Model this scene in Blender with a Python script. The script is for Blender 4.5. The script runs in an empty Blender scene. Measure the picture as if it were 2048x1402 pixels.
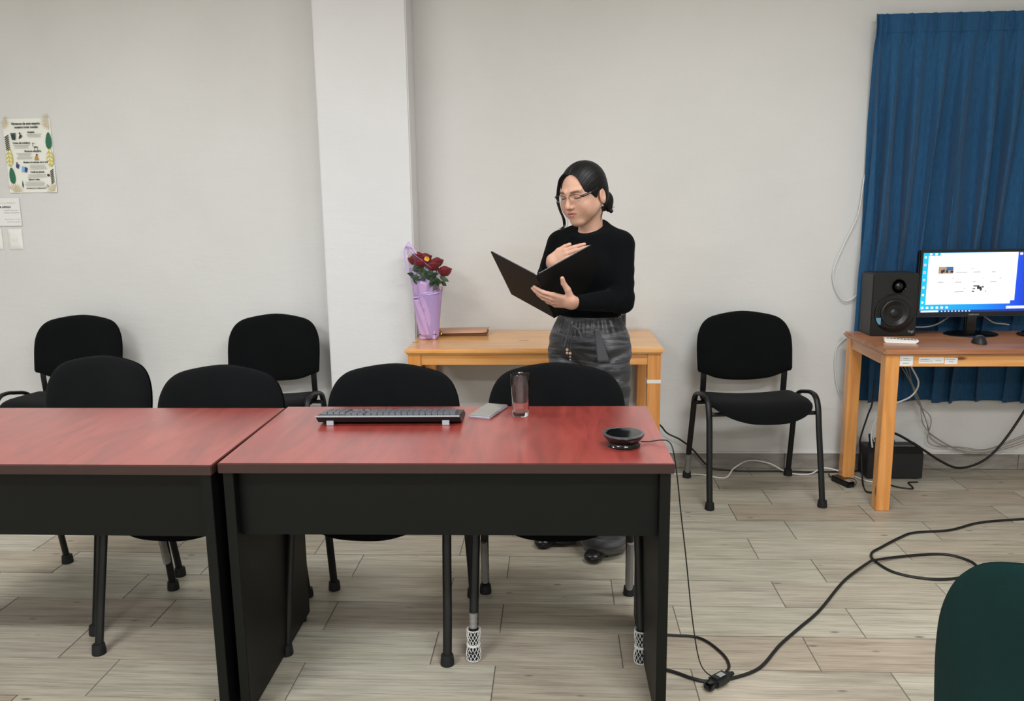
import bpy, bmesh, math, random
import numpy as np
from mathutils import Vector, Matrix, Euler

SC = bpy.context.scene
COL = SC.collection
PI = math.pi
RNG = random.Random(7)

# ------------------------------------------------------------------ camera
def cam_axes(yaw, pitch, roll):
    f = Vector((-math.sin(yaw)*math.cos(pitch), math.cos(yaw)*math.cos(pitch), -math.sin(pitch)))
    r = Vector((math.cos(yaw), math.sin(yaw), 0)); u = r.cross(f)
    return r*math.cos(roll)+u*math.sin(roll), -r*math.sin(roll)+u*math.cos(roll), f
cd = bpy.data.cameras.new('camera'); cam = bpy.data.objects.new('camera', cd); COL.objects.link(cam)
_r, _u, _f = cam_axes(0.05574, 0.18166, -0.01329)
M = Matrix.Identity(4)
for i in range(3):
    M[i][0] = _r[i]; M[i][1] = _u[i]; M[i][2] = -_f[i]
M.translation = (0, 0, 1.4268)
cam.matrix_world = M
cd.sensor_width = 36; cd.lens = 1651.8/2048*36; cd.clip_start = .05; cd.clip_end = 60
SC.camera = cam

# ------------------------------------------------------------------ world, lights, exposure
w = bpy.data.worlds.new('world'); SC.world = w; w.use_nodes = True
w.node_tree.nodes['Background'].inputs[0].default_value = (.9, .93, 1, 1)
w.node_tree.nodes['Background'].inputs[1].default_value = 0.25
SC.view_settings.view_transform = 'Standard'; SC.view_settings.look = 'None'
SC.view_settings.gamma = 1; SC.view_settings.use_curve_mapping = False
SC.view_settings.exposure = 0.0
LIGHTS = [(-2.05, 2.35), (.95, 2.35), (-2.05, 0.1), (.95, 0.1), (-2.05, -2.2), (.95, -2.2)]
LIGHT_Z = 2.86
LIGHT_W = 45
for lx, ly in LIGHTS:
    ld = bpy.data.lights.new('ceiling_lamp', 'AREA'); ld.shape = 'RECTANGLE'; ld.size = 1.16; ld.size_y = .26
    ld.energy = LIGHT_W*(.70 if ly > 1 else 1.75 if ly > -1 else 1.45); ld.color = (.975, 1, 1.02)
    lo = bpy.data.objects.new('ceiling_lamp_light', ld); COL.objects.link(lo); lo.location = (lx, ly, LIGHT_Z-.062)

# ------------------------------------------------------------------ materials
def lin(c):
    if isinstance(c, str):
        c = [int(c[i:i+2], 16)/255 for i in (0, 2, 4)]
    return tuple((x/12.92 if x <= .04045 else ((x+.055)/1.055)**2.4) for x in c)
def mat(name, col='808080', rough=.6, metal=0, spec=.5, emit=None, estr=1, sheen=0, coat=0, trans=0, ior=1.45, alpha=1):
    m = bpy.data.materials.new(name); m.use_nodes = True
    b = m.node_tree.nodes['Principled BSDF']; I = b.inputs
    c = lin(col)
    I['Base Color'].default_value = (*c, 1); I['Roughness'].default_value = rough; I['Metallic'].default_value = metal
    I['Specular IOR Level'].default_value = spec; I['Sheen Weight'].default_value = sheen
    I['Coat Weight'].default_value = coat; I['Transmission Weight'].default_value = trans; I['IOR'].default_value = ior
    I['Alpha'].default_value = alpha
    if emit:
        I['Emission Color'].default_value = (*lin(emit), 1); I['Emission Strength'].default_value = estr
    m.diffuse_color = (*c, 1)
    return m
class NT:
    def __init__(s, m): s.t = m.node_tree; s.n = s.t.nodes; s.b = s.n['Principled BSDF']
    def add(s, ty, **k):
        n = s.n.new(ty)
        for a, v in k.items(): setattr(n, a, v)
        return n
    def l(s, a, b): s.t.links.new(a, b)
    def coord(s, scale=(1, 1, 1), rnd=0, which='Object', rot=(0, 0, 0)):
        tc = s.add('ShaderNodeTexCoord'); mp = s.add('ShaderNodeMapping'); s.l(tc.outputs[which], mp.inputs[0])
        mp.inputs['Scale'].default_value = scale; mp.inputs['Rotation'].default_value = rot
        if rnd:
            oi = s.add('ShaderNodeObjectInfo'); mu = s.add('ShaderNodeMath', operation='MULTIPLY'); mu.inputs[1].default_value = rnd
            s.l(oi.outputs['Random'], mu.inputs[0])
            cb = s.add('ShaderNodeCombineXYZ')
            for i in range(3): s.l(mu.outputs[0], cb.inputs[i])
            s.l(cb.outputs[0], mp.inputs['Location'])
        return mp.outputs[0]
    def noise(s, vec, scale, detail=4, rough=.5, dist=0):
        n = s.add('ShaderNodeTexNoise'); n.inputs['Scale'].default_value = scale; n.inputs['Detail'].default_value = detail
        n.inputs['Roughness'].default_value = rough; n.inputs['Distortion'].default_value = dist
        s.l(vec, n.inputs['Vector']); return n.outputs['Fac']
    def ramp(s, fac, stops):
        r = s.add('ShaderNodeValToRGB'); s.l(fac, r.inputs[0]); e = r.color_ramp.elements
        while len(e) < len(stops): e.new(.5)
        for i, (p, c) in enumerate(stops):
            e[i].position = p
            e[i].color = (*(lin(c) if isinstance(c, str) else c), 1)
        return r.outputs[0]
    def mix(s, fac, a, b, mode='MIX'):
        n = s.add('ShaderNodeMix', data_type='RGBA', blend_type=mode)
        if hasattr(fac, 'type') and not isinstance(fac, float): s.l(fac, n.inputs[0])
        else: n.inputs[0].default_value = fac
        for v, k in ((a, 6), (b, 7)):
            if isinstance(v, (str, tuple)): n.inputs[k].default_value = (*(lin(v) if isinstance(v, str) else v), 1)
            else: s.l(v, n.inputs[k])
        return n.outputs[2]
    def color(s, o): s.l(o, s.b.inputs['Base Color'])
    def bump(s, h, strength=.3, dist=.002):
        n = s.add('ShaderNodeBump'); n.inputs['Strength'].default_value = strength; n.inputs['Distance'].default_value = dist
        s.l(h, n.inputs['Height']); s.l(n.outputs[0], s.b.inputs['Normal'])

def wall_mat(name, c1, c2, c3):
    m = mat(name, c1, .85, spec=.25); t = NT(m); v = t.coord()
    n = t.noise(v, 1.3, 5, .55)
    c = t.ramp(n, [(.3, c2), (.5, c1), (.72, c3)])
    t.color(c)
    a = t.noise(t.coord((1, 1, 1)), 55, 5, .6); b = t.noise(t.coord((1.2, 1.2, 5)), 5, 4, .6)
    ad = t.add('ShaderNodeMath', operation='MULTIPLY_ADD'); t.l(b, ad.inputs[0]); ad.inputs[1].default_value = 2.2; t.l(a, ad.inputs[2])
    t.bump(ad.outputs[0], .22, .003)
    return m
M_wall = wall_mat('wall_paint', 'd2d1ce', 'cecdca', 'd5d4d2')
M_col = wall_mat('column_paint', 'd9d9d9', 'd5d5d4', 'dddddd')
M_ceil = mat('ceiling_paint', 'e6e6e2', .9)

M_tile = mat('wood_look_tile', 'a89c8c', .42, spec=.4)
t = NT(M_tile)
v = t.coord((1.2, 17, 1), 37); n1 = t.noise(v, 2.4, 7, .62, .25)
v2 = t.coord((1.6, 7, 1), 61); n2 = t.noise(v2, 1.7, 4, .55, .3)
c = t.ramp(n1, [(.28, '8b8982'), (.42, 'b7b4ac'), (.55, 'cac8bf'), (.75, 'd8d6cc')])
c2 = t.ramp(n2, [(.3, 'aaa8a1'), (.55, 'c6c4ba'), (.75, 'd4d2c7')])
c = t.mix(.45, c, c2)
n3 = t.noise(t.coord((2.2, 75, 1), 47), 2.0, 6, .7, .1); c = t.mix(.75, c, t.ramp(n3, [(.30, '9d978f'), (.47, 'dedad4'), (.7, 'ffffff')]), 'MULTIPLY')
oi = t.add('ShaderNodeObjectInfo')
tint = t.ramp(oi.outputs['Random'], [(0, 'e9e0d6'), (.3, 'fbf9f2'), (.55, 'f2eee4'), (.75, 'e6d8cc'), (1, 'f3f4ea')])
c = t.mix(1.0, c, tint, 'MULTIPLY')
vk = t.coord((5, 14, 1), 23); vo = t.add('ShaderNodeTexVoronoi'); vo.inputs['Scale'].default_value = 1.0; t.l(vk, vo.inputs['Vector'])
k = t.ramp(vo.outputs['Distance'], [(.0, (.0, .0, .0)), (.05, (.1, .1, .1)), (.10, (1, 1, 1))])
c = t.mix(k, '6f655c', c)
t.color(c)
g = t.noise(t.coord((3, 90, 1), 11), 3, 5, .7)
t.bump(g, .25, .0012)
M_grout = mat('grout', '6d665e', .9)

M_desktop = mat('cherry_laminate', '8c2f2c', .33, spec=.5, coat=1)
t = NT(M_desktop); v = t.coord((9, 1.3, 1)); n1 = t.noise(v, 2.2, 6, .6, .8)
c = t.ramp(n1, [(.3, '7c2f2b'), (.5, '963a34'), (.7, 'a8463f')])
t.b.inputs['Coat Roughness'].default_value = .3
g = t.noise(t.coord((220, 8, 1)), 1.5, 3, .6)
c = t.mix(g, c, t.mix(.35, c, '5d2a24')); t.color(c)
t.bump(g, .08, .0006)
M_edgeband = mat('cherry_edge_band', '2f1b18', .45)
M_deskblack = mat('black_laminate', '070908', .45, spec=.22)
t = NT(M_deskblack); t.bump(t.noise(t.coord(), 400, 2, .5), .15, .0004)

def fabric(name, c, c2):
    m = mat(name, c, .95, spec=.12, sheen=.04); t = NT(m)
    m.node_tree.nodes['Principled BSDF'].inputs['Sheen Roughness'].default_value = .5
    n = t.noise(t.coord(), 6, 4, .6); t.color(t.ramp(n, [(.3, c), (.75, c2)]))
    t.bump(t.noise(t.coord(), 900, 2, .6), .5, .0008); return m
M_fabric = fabric('black_upholstery', '08090a', '0c0d0f')
M_fabric_green = fabric('dark_green_upholstery', '08201f', '0b2725')
M_shell = mat('black_plastic', '121315', .5)
M_frame = mat('black_painted_steel', '0e1011', .42, spec=.45)
M_rubber = mat('black_rubber', '111213', .7)
M_tape = mat('clear_tape', 'b9b6b0', .35, trans=.35, alpha=.62)
M_net = mat('white_foam_net', 'd2d2cf', .6)

def pine(name, c1, c2, c3, axis='x', rough=.28):
    m = mat(name, c1, rough, spec=.5, coat=.25); t = NT(m)
    m.node_tree.nodes['Principled BSDF'].inputs['Coat Roughness'].default_value = .15
    sc = {'x': (1.2, 14, 14), 'y': (14, 1.2, 14), 'z': (14, 14, 1.2)}[axis]
    n = t.noise(t.coord(sc, 13), 1.6, 5, .55, 1.2)
    c = t.ramp(n, [(.3, c2), (.5, c1), (.7, c3)])
    vk = {'x': (3, 9, 9), 'y': (9, 3, 9), 'z': (9, 9, 3)}[axis]
    vo = t.add('ShaderNodeTexVoronoi'); vo.inputs['Scale'].default_value = .9; t.l(t.coord(vk, 17), vo.inputs['Vector'])
    k = t.ramp(vo.outputs['Distance'], [(0, (0, 0, 0)), (.045, (.15, .15, .15)), (.09, (1, 1, 1))])
    t.color(t.mix(k, '5a3016', c)); return m
M_pine_x = pine('varnished_pine_x', 'dc9b58', 'cf8a45', 'e6ab6c')
M_pine_top = pine('varnished_pine_top', 'e0a562', 'd3954f', 'eab679', rough=.2)
M_pine_z = pine('varnished_pine_z', 'd89450', 'c9833e', 'e2a462', 'z')
M_pine_y = pine('varnished_pine_y', 'c98a58', 'b97a48', 'd39a68', 'y')
M_pine_dark = pine('reddish_pine_top', 'a9714e', '96603e', 'b78360', rough=.35)

M_blackgloss = mat('black_gloss_plastic', '0c0d0e', .12, spec=.6)
M_blackmat = mat('black_matte_plastic', '1a1b1c', .5)
M_cable_black = mat('black_cable', '121212', .5)
M_cable_white = mat('white_cable', 'd9d8d4', .5)
M_cable_grey = mat('grey_cable', '8d877e', .55)
M_white = mat('white_plastic', 'e4e2dd', .4)
M_paper = mat('paper', 'e6e6dc', .8)
M_papercard = mat('white_card', 'e3e3e1', .7)
M_ink = mat('black_ink', '20201f', .7)
M_greyink = mat('grey_ink', '8f908c', .7)
M_gold = mat('gold_metal', 'd6a44e', .25, metal=1)
M_silver = mat('silver_metal', 'c0c0c4', .25, metal=1)

# ------------------------------------------------------------------ mesh helpers
class B:
    """collects geometry, then links it as one mesh object"""
    def __init__(s): s.v = []; s.f = []; s.m = []; s.cur = 0
    def add(s, vs, fs):
        o = len(s.v); s.v += [tuple(x) for x in vs]; s.f += [tuple(i+o for i in f) for f in fs]; s.m += [s.cur]*len(fs)
    def box(s, a, b, bev=0, rot=None, piv=None):
        bm = bmesh.new(); bmesh.ops.create_cube(bm, size=1)
        c = [(a[i]+b[i])/2 for i in range(3)]; d = [abs(b[i]-a[i]) for i in range(3)]
        for v in bm.verts: v.co = Vector([v.co[i]*d[i] for i in range(3)])
        if bev: bmesh.ops.bevel(bm, geom=bm.edges[:], offset=min(bev, min(d)*.49), segments=2, affect='EDGES')
        R = rot.to_matrix() if isinstance(rot, Euler) else (rot or Matrix.Identity(3))
        bm.verts.ensure_lookup_table()
        if piv is None: vs = [R @ v.co + Vector(c) for v in bm.verts]
        else: vs = [R @ (v.co + Vector(c) - Vector(piv)) + Vector(piv) for v in bm.verts]
        s.add(vs, [[v.index for v in f.verts] for f in bm.faces]); bm.free(); return s
    def sweep(s, path, rx, ry=None, n=10, up=None, caps=True, closed=False):
        P = [Vector(p) for p in path]; N = len(P)
        R = rx if hasattr(rx, '__len__') else [rx]*N
        RY = (ry if hasattr(ry, '__len__') else [ry]*N) if ry is not None else R
        vs = []; prev = None
        for i, p in enumerate(P):
            if closed: T = P[(i+1) % N]-P[i-1]
            else: T = P[min(i+1, N-1)]-P[max(i-1, 0)]
            T.normalize()
            if prev is None:
                u = Vector(up) if up else (Vector((0, 0, 1)) if abs(T.z) < .9 else Vector((0, 1, 0)))
            else: u = prev
            u = (u - T*u.dot(T)); u.normalize(); w_ = T.cross(u); prev = u
            for k in range(n):
                a = 2*PI*k/n; vs.append(p + u*math.cos(a)*R[i] + w_*math.sin(a)*RY[i])
        fs = []
        for i in range(N if closed else N-1):
            j = (i+1) % N
            for k in range(n): fs.append((i*n+k, j*n+k, j*n+(k+1) % n, i*n+(k+1) % n)[::-1])
        if caps and not closed:
            fs.append(tuple(range(n))[::1]); fs.append(tuple((N-1)*n+k for k in range(n))[::-1])
        s.add(vs, fs); return s
    def lathe(s, prof, n=32, M_=None, c=(0, 0, 0)):
        vs = []; C = Vector(c)
        for r, z in prof:
            for k in range(n):
                a = 2*PI*k/n; v = Vector((r*math.cos(a), r*math.sin(a), z))
                vs.append((M_ @ v if M_ else v)+C)
        fs = []
        for i in range(len(prof)-1):
            for k in range(n): fs.append((i*n+k, i*n+(k+1) % n, (i+1)*n+(k+1) % n, (i+1)*n+k))
        if prof[0][0] > 1e-6: fs.append(tuple(range(n))[::-1])
        if prof[-1][0] > 1e-6: fs.append(tuple((len(prof)-1)*n+k for k in range(n)))
        s.add(vs, fs); return s
    def prism(s, pts, off, flip=False):
        n = len(pts); P = [Vector(p) for p in pts]; o = Vector(off)
        vs = P+[p+o for p in P]
        fs = [tuple(range(n))[::-1], tuple(range(n, 2*n))]+[(k, (k+1) % n, (k+1) % n+n, k+n) for k in range(n)]
        s.add(vs, fs); return s
    def grid(s, fn, nu, nv):
        vs = [fn(i/nu, j/nv) for j in range(nv+1) for i in range(nu+1)]
        fs = [(j*(nu+1)+i, j*(nu+1)+i+1, (j+1)*(nu+1)+i+1, (j+1)*(nu+1)+i) for j in range(nv) for i in range(nu)]
        s.add(vs, fs); return s
    def build(s, name, mats, parent=None, smooth=30, loc=None, fix=True):
        me = bpy.data.meshes.new(name); me.from_pydata(s.v, [], s.f)
        if not isinstance(mats, (list, tuple)): mats = [mats]
        for m in mats: me.materials.append(m)
        for p, i in zip(me.polygons, s.m): p.material_index = i
        if fix:
            bm = bmesh.new(); bm.from_mesh(me); bmesh.ops.remove_doubles(bm, verts=bm.verts, dist=1e-6)
            bmesh.ops.recalc_face_normals(bm, faces=bm.faces); bm.to_mesh(me); bm.free()
        if smooth:
            me.shade_smooth()
            me.set_sharp_from_angle(angle=math.radians(smooth))
        o = bpy.data.objects.new(name, me); COL.objects.link(o)
        if parent: o.parent = parent
        if loc: o.location = loc
        return o
def spline(pts, per=8, closed=False):
    P = [Vector(p) for p in pts]; n = len(P); out = []
    rng = n if closed else n-1
    for i in range(rng):
        if closed: a, b, c, d = P[i-1], P[i], P[(i+1) % n], P[(i+2) % n]
        else: a, b, c, d = P[max(i-1, 0)], P[i], P[i+1], P[min(i+2, n-1)]
        for k in range(per):
            t = k/per
            out.append(.5*((2*b)+(c-a)*t+(2*a-5*b+4*c-d)*t*t+(3*b-a-3*c+d)*t**3))
    if not closed: out.append(P[-1])
    return out
def thing(name, label, cat, loc=(0, 0, 0), rz=0, group=None):
    o = bpy.data.objects.new(name, None); o.empty_display_size = .1; COL.objects.link(o)
    o.location = loc; o.rotation_euler = (0, 0, rz); return tag(o, label, cat, group)
def tag(o, label, cat, group=None):
    o['label'] = label; o['category'] = cat
    if group: o['group'] = group
    return o
def struct(o): o['kind'] = 'structure'; return o
def copy_tree(o, parent=None):
    c = o.copy(); COL.objects.link(c); c.parent = parent
    for ch in o.children: copy_tree(ch, c)
    return c
def text_mesh(s, size, loc, Mrot, depth=.0004, align='LEFT', bold=0, spacing=1.0):
    """flat lettering as (verts, faces)"""
    cu = bpy.data.curves.new('txt', 'FONT'); cu.body = s; cu.size = size; cu.align_x = align; cu.extrude = 0
    cu.offset = bold; cu.resolution_u = 2; cu.space_character = spacing
    o = bpy.data.objects.new('txt', cu); COL.objects.link(o)
    dg = bpy.context.evaluated_depsgraph_get(); me = bpy.data.meshes.new_from_object(o.evaluated_get(dg))
    vs = [Mrot @ v.co + Vector(loc) for v in me.vertices]; fs = [tuple(p.vertices) for p in me.polygons]
    bpy.data.objects.remove(o); bpy.data.curves.remove(cu); bpy.data.meshes.remove(me)
    return vs, fs
FACE_CAM = Matrix(((1, 0, 0), (0, 0, 1), (0, 1, 0)))   # text plane xy -> world xz, facing -Y
FACE_CAM = Matrix(((1, 0, 0), (0, 0, -1), (0, 1, 0)))

# ------------------------------------------------------------------ room
D = 4.281; CEIL = 2.9; XL, XR, YB = -4.2, 4.2, -3.6
struct(B().box((XL-.2, D, -.1), (XR+.2, D+.2, CEIL+.1)).build('wall_back', M_wall))
struct(B().box((XL-.2, YB-.2, -.1), (XL, D, CEIL+.1)).build('wall_left', M_wall))
struct(B().box((XR, YB-.2, -.1), (XR+.2, D, CEIL+.1)).build('wall_right', M_wall))
struct(B().box((XL, YB-.2, -.1), (XR, YB, CEIL+.1)).build('wall_front', M_wall))
struct(B().box((XL-.2, YB-.2, CEIL), (XR+.2, D+.2, CEIL+.15)).build('ceiling', M_ceil))
CXL, CXR, CYF = -1.163, -.712, 4.10
cb = B().box((CXL, CYF, 0), (CXR, D, CEIL), .006)
struct(cb.build('column', M_col))

floor = struct(B().box((XL-.2, YB-.2, -.08), (XR+.2, D+.1, -.0025)).build('floor', M_grout))
ROW0 = 2.342
tb = B().box((-.2985, -.0985, -.0025), (.2985, .0985, 0), .0008)
tile0 = tb.build('tile', M_tile, floor, smooth=0)
first = True; rest = B()
k = -12
for k in range(-30, 11):
    y0 = ROW0+.2*k; y1 = min(y0+.2, D)
    if y0 >= D-.02 or y0 < YB: continue
    off = .405 if k % 2 == 1 else .2
    x = off-5.4
    while x < XR:
        xc = x+.3; yc = y0+.1
        vis = yc > .8 and abs(xc) < 2.9 and y1-y0 > .19
        if vis:
            o = tile0 if first else tile0.copy()
            if not first: COL.objects.link(o)
            first = False
            o.location = (xc, yc, RNG.uniform(-.0003, .0003)); o.rotation_euler = (RNG.uniform(-.0006, .0006), RNG.uniform(-.0004, .0004), 0)
        elif xc+.3 > XL and xc-.3 < XR:
            rest.box((max(xc-.2985, XL), y0+.0015, -.0025), (min(xc+.2985, XR), y1-.0015, 0))
        x += .6
ro = rest.build('tiles', M_tile, floor, smooth=0); ro['kind'] = 'stuff'
# tiled skirting
M_skirt = mat('skirting_tile', '85807a', .5)
t = NT(M_skirt); n = t.noise(t.coord((2, 1, 9), 31), 2.6, 6, .6, .4)
t.color(t.ramp(n, [(.3, '77716b'), (.5, '8c8780'), (.72, '9f9a92')]))
bb = struct(B().box((XL, D-.004, 0), (XR, D+.01, .084)).build('baseboard_back', M_grout))
sk = B().box((-.2985, -.012, .002), (.2985, -.004, .083), .001).build('tile', M_skirt, bb, smooth=0)
x = -3.9; fs = True
while x < XR-.3:
    if not (CXL-.3 < x < CXR+.3):
        o = sk if fs else sk.copy()
        if not fs: COL.objects.link(o)
        fs = False; o.location = (x, D, 0)
    x += .6
cap = struct(B().box((XL, D-.015, .084), (XR, D+.005, .0895)).build('trim_1', mat('painted_ledge', 'dddbd6', .7)))
bc = struct(B().box((CXL-.010, CYF-.012, 0), (CXR+.010, CYF+.01, .084), .001).build('baseboard_column', M_skirt))

# ceiling lamps (bodies and diffusers; above the frame)
M_diff = mat('lamp_diffuser', 'ffffff', .5, emit='fff6ea', estr=2.0)
lamp0 = None
for i, (lx, ly) in enumerate(LIGHTS):
    if lamp0 is None:
        lamp0 = thing('ceiling_lamp', '', 'lamp')
        B().box((-.62, -.16, -.05), (.62, .16, 0), .006).build('housing', M_white, lamp0)
        B().box((-.59, -.14, -.056), (.59, .14, -.05), .002).build('diffuser', M_diff, lamp0)
        L_ = lamp0
    else: L_ = copy_tree(lamp0)
    L_.location = (lx, ly, CEIL+.04)
    L_['label'] = 'white ceiling lamp with a long rectangular diffuser above the room'
    L_['group'] = 'ceiling lamps above the frame'
LZ = CEIL+.04-.06

# ------------------------------------------------------------------ chairs
def backrest_outline(n=64, w=.235, zt=.345):
    """closed outline (x, z): flat-ish rounded top, straight sides, sagging lower edge"""
    pts = []
    top = [(-w, .055), (-w-.002, .17), (-w+.008, .24), (-w+.04, .295), (-w+.10, .325), (0, .345), (w-.10, .325), (w-.04, .295), (w-.008, .24), (w+.002, .17), (w, .055)]
    low = [(w-.006, .044), (w-.03, .038), (w-.11, .010), (0, 0), (-w+.11, .010), (-w+.03, .038), (-w+.006, .044)]
    P = spline([Vector((x, 0, z)) for x, z in top], 5)+spline([Vector((x, 0, z)) for x, z in low], 5)
    return [(p.x, p.z) for p in P]
def puffed(b, outline, center, front, back, curve, tilt, M4, rings=7, edge=.006):
    """cushion from an outline: domes front/back by given depth"""
    n = len(outline); cx, cz = center
    def pt(x, z, y): 
        yy = y+curve(x, z); return M4 @ Vector((x, yy, z))
    vs = []; fs = []
    prof = []
    for i in range(rings+1):
        a = i/rings*PI/2; prof.append((1-(1-math.cos(a))*1.0, math.sin(a)))
    layers = []
    # front side from centre out to rim, then back
    S = [0.12, .3, .5, .68, .82, .92, .975, 1.0]
    def h(s): return max(0, 1-s**5)**.5
    for s_ in S: layers.append((s_, -front*h(s_)-edge*0))
    for s_ in S[::-1][0:]: layers.append((s_*1.0, back*h(s_)))
    for s_, y in layers:
        for x, z in outline: vs.append(pt(cx+(x-cx)*s_, cz+(z-cz)*s_, y))
    L = len(layers)
    for i in range(L-1):
        for k in range(n): fs.append((i*n+k, i*n+(k+1) % n, (i+1)*n+(k+1) % n, (i+1)*n+k))
    vs.append(pt(cx, cz, -front)); vs.append(pt(cx, cz, back)); a = len(vs)-2
    for k in range(n): fs.append((a, (k+1) % n, k)); fs.append((a+1, (L-1)*n+k, (L-1)*n+(k+1) % n))
    b.add(vs, fs)

def make_chair(fab):
    """faces -Y; origin on floor under seat centre. front feet y=-.225, rear feet y=+.225"""
    root = thing('visitor_chair', '', 'chair')
    # seat
    out = []
    w = .236
    ctrl = [(-.225, .19), (-.10, .205), (.10, .205), (.225, .19), (w+.004, .12), (w+.006, -.02), (w-.006, -.125), (w-.05, -.185), (.1, -.222), (0, -.23), (-.1, -.222), (-w+.05, -.185), (-w+.006, -.125), (-w-.006, -.02), (-w-.004, .12)]
    out = [(p.x, p.z) for p in spline([Vector((x, 0, y)) for x, y in ctrl], 5, closed=True)]
    M4 = Matrix.Translation((0, -.01, .447)) @ Matrix.Rotation(math.radians(-3), 4, 'X') @ Matrix(((1, 0, 0, 0), (0, 0, 1, 0), (0, -1, 0, 0), (0, 0, 0, 1)))
    # in outline space: x, z->y world, y-> -z world ; 'front' (negative y) becomes up
    def cs(x, z):   # saddle: sides up, front edge falls
        return -(.020*(x/.236)**2 if True else 0)*(1 if z > -.05 else max(0, 1+(z+.05)*5)) + (.055*max(0, (-z-.09)/.14)**2)
    b = B(); puffed(b, out, (0, 0), .024, .016, cs, 0, M4); seat = b.build('seat', fab, root, smooth=50)
    b = B(); puffed(b, [(x*.94, y*.93) for x, y in out], (0, 0), .0, .014, lambda x, z: cs(x, z)+.016, 0, M4); b.build('seat_shell', M_shell, seat, smooth=50)
    # backrest: leans back ~12 deg
    MB = Matrix.Translation((0, .185, .520)) @ Matrix.Rotation(math.radians(-11), 4, 'X')
    ol = backrest_outline()
    def cb(x, z): return -.035*(x/.235)**2
    b = B(); puffed(b, ol, (0, .17), .026, .010, cb, 0, MB); br = b.build('backrest', fab, root, smooth=50)
    b = B(); puffed(b, [(x*1.008, .17+(z-.17)*1.008) for x, z in ol], (0, .17), -.006, .016, lambda x, z: cb(x, z)+.008, 0, MB); b.build('back_shell', M_shell, br, smooth=50)
    # side frames: inverted U, one leg object for each half
    legs = []
    for sx in (-1, 1):
        xb, xt = .263*sx, .256*sx
        front = spline([(xb, -.225, .012), (xb-.002*sx, -.195, .16), (xt, -.155, .36), (xt, -.14, .43), (xt, -.120, .475), (xt, -.085, .500), (xt, -.03, .503), (xt, .015, .494)], 5)
        rear = spline([(xb, .225, .012), (xb-.002*sx, .200, .16), (xt, .160, .36), (xt, .145, .42), (xt, .122, .458), (xt, .085, .478), (xt, .04, .489), (xt, .015, .494)], 5)
        for P, yb in ((front, -.225), (rear, .225)):
            lg = B().sweep(P, .0145, .0095, 12, up=(1, 0, 0)).build('leg', M_frame, root, smooth=40)
            B().lathe([(.0, 0), (.0215, 0), (.022, .006), (.0205, .022), (.0195, .032), (.017, .034), (0, .034)], 16, c=(xb, yb, 0)).build('rubber_foot', M_rubber, lg, smooth=40)
            legs.append(lg)
    # cross tubes under the seat with plates, and uprights to the backrest
    b = B()
    for y, z in ((-.12, .424), (.12, .424)): b.sweep([(-.256, y, z), (.256, y, z)], .010, n=10)
    for x in (-.15, .15): b.box((x-.014, -.12, .416), (x+.014, .17, .424), .002)
    b.build('seat_frame', M_frame, root)
    for sx in (-1, 1):
        P = spline([(.19*sx, .05, .417), (.20*sx, .14, .420), (.203*sx, .175, .430), (.203*sx, .186, .46), (.203*sx, .183, .50), (.203*sx, .180, .56), (.203*sx, .192, .62)], 5)
        B().sweep(P, .0150, .0045, 10, up=(1, 0, 0)).build('back_upright', M_frame, root)
    return root, legs
def tape_on(chair, leg_index, z0, z1, m=M_tape, name='tape_wrap'):
    legs = [c for c in chair.children if c.name.split('.')[0] == 'leg']
    lg = legs[leg_index]; sx = -1 if leg_index < 2 else 1; sy = -1 if leg_index % 2 == 0 else 1
    x = .2625*sx
    def yy(z): return sy*(.225-.03*(z-.012)/.148 if z < .16 else .195-.04*(z-.16)/.2)
    P = [(x, yy(z0+(z1-z0)*i/8), z0+(z1-z0)*i/8) for i in range(9)]
    if name == 'tape_wrap':
        R = [(.019+RNG.uniform(-.0012, .0012)) for _ in P]
        return B().sweep(P, [r*.72 for r in R], R, 16, up=(1, 0, 0)).build(name, m, lg)
    # net sleeve : lattice of thin strands around the leg
    b = B(); N = 12
    for d in (-1, 1):
        for k_ in range(N):
            pts = []
            for i in range(15):
                tt = i/14; z = z0+(z1-z0)*tt; a = 2*PI*k_/N+d*tt*2.6
                rr = .0195+.002*math.sin(tt*9)+.0025*(1-tt)
                pts.append((x+rr*math.cos(a), yy(z)+rr*math.sin(a), z))
            b.sweep(pts, .0009, n=4, caps=False)
    for tt in (0, .48, .52, 1):
        z = z0+(z1-z0)*tt
        b.sweep([(x+.021*math.cos(2*PI*i/16), yy(z)+.021*math.sin(2*PI*i/16), z) for i in range(16)], .0017, n=5, closed=True)
    o = b.build(name, m, lg, fix=False); o['kind'] = 'stuff'; return o

chair0, _ = make_chair(M_fabric)
def put_chair(x, y, rz, label, group, first=False):
    c = chair0 if first else copy_tree(chair0)
    c.location = (x, y, 0); c.rotation_euler = (0, 0, rz); c['label'] = label; c['group'] = group
    return c
G1 = 'black chairs tucked under the far side of the desks'; G2 = 'black chairs standing along the back wall'
C_wall_r = put_chair(.946, 3.917, .08, 'black fabric chair against the white wall between the two pine tables', G2, True)
copies = dict(
 L1=put_chair(-1.772, 2.765, -.20, 'black fabric chair behind the left desk, farthest from the keyboard', G1),
 L2=put_chair(-1.200, 2.575, -.08, 'black fabric chair behind the seam where the two desks meet', G1),
 A=put_chair(-.590, 2.590, -.08, 'black fabric chair directly behind the keyboard', G1),
 Bc=put_chair(-.004, 2.600, .0, 'black fabric chair behind the drinking glass, in front of the woman', G1),
 C6=put_chair(-2.49, 3.91, -.02, 'black fabric chair against the wall, leftmost of all the chairs', G2),
 C7=put_chair(-1.453, 3.91, 0, 'black fabric chair against the wall just left of the white column', G2))
tape_on(C_wall_r, 1, .035, .13)
tape_on(copies['L2'], 1, .12, .24)
tape_on(copies['Bc'], 1, .05, .22)
tape_on(copies['Bc'], 3, .03, .22)
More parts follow.
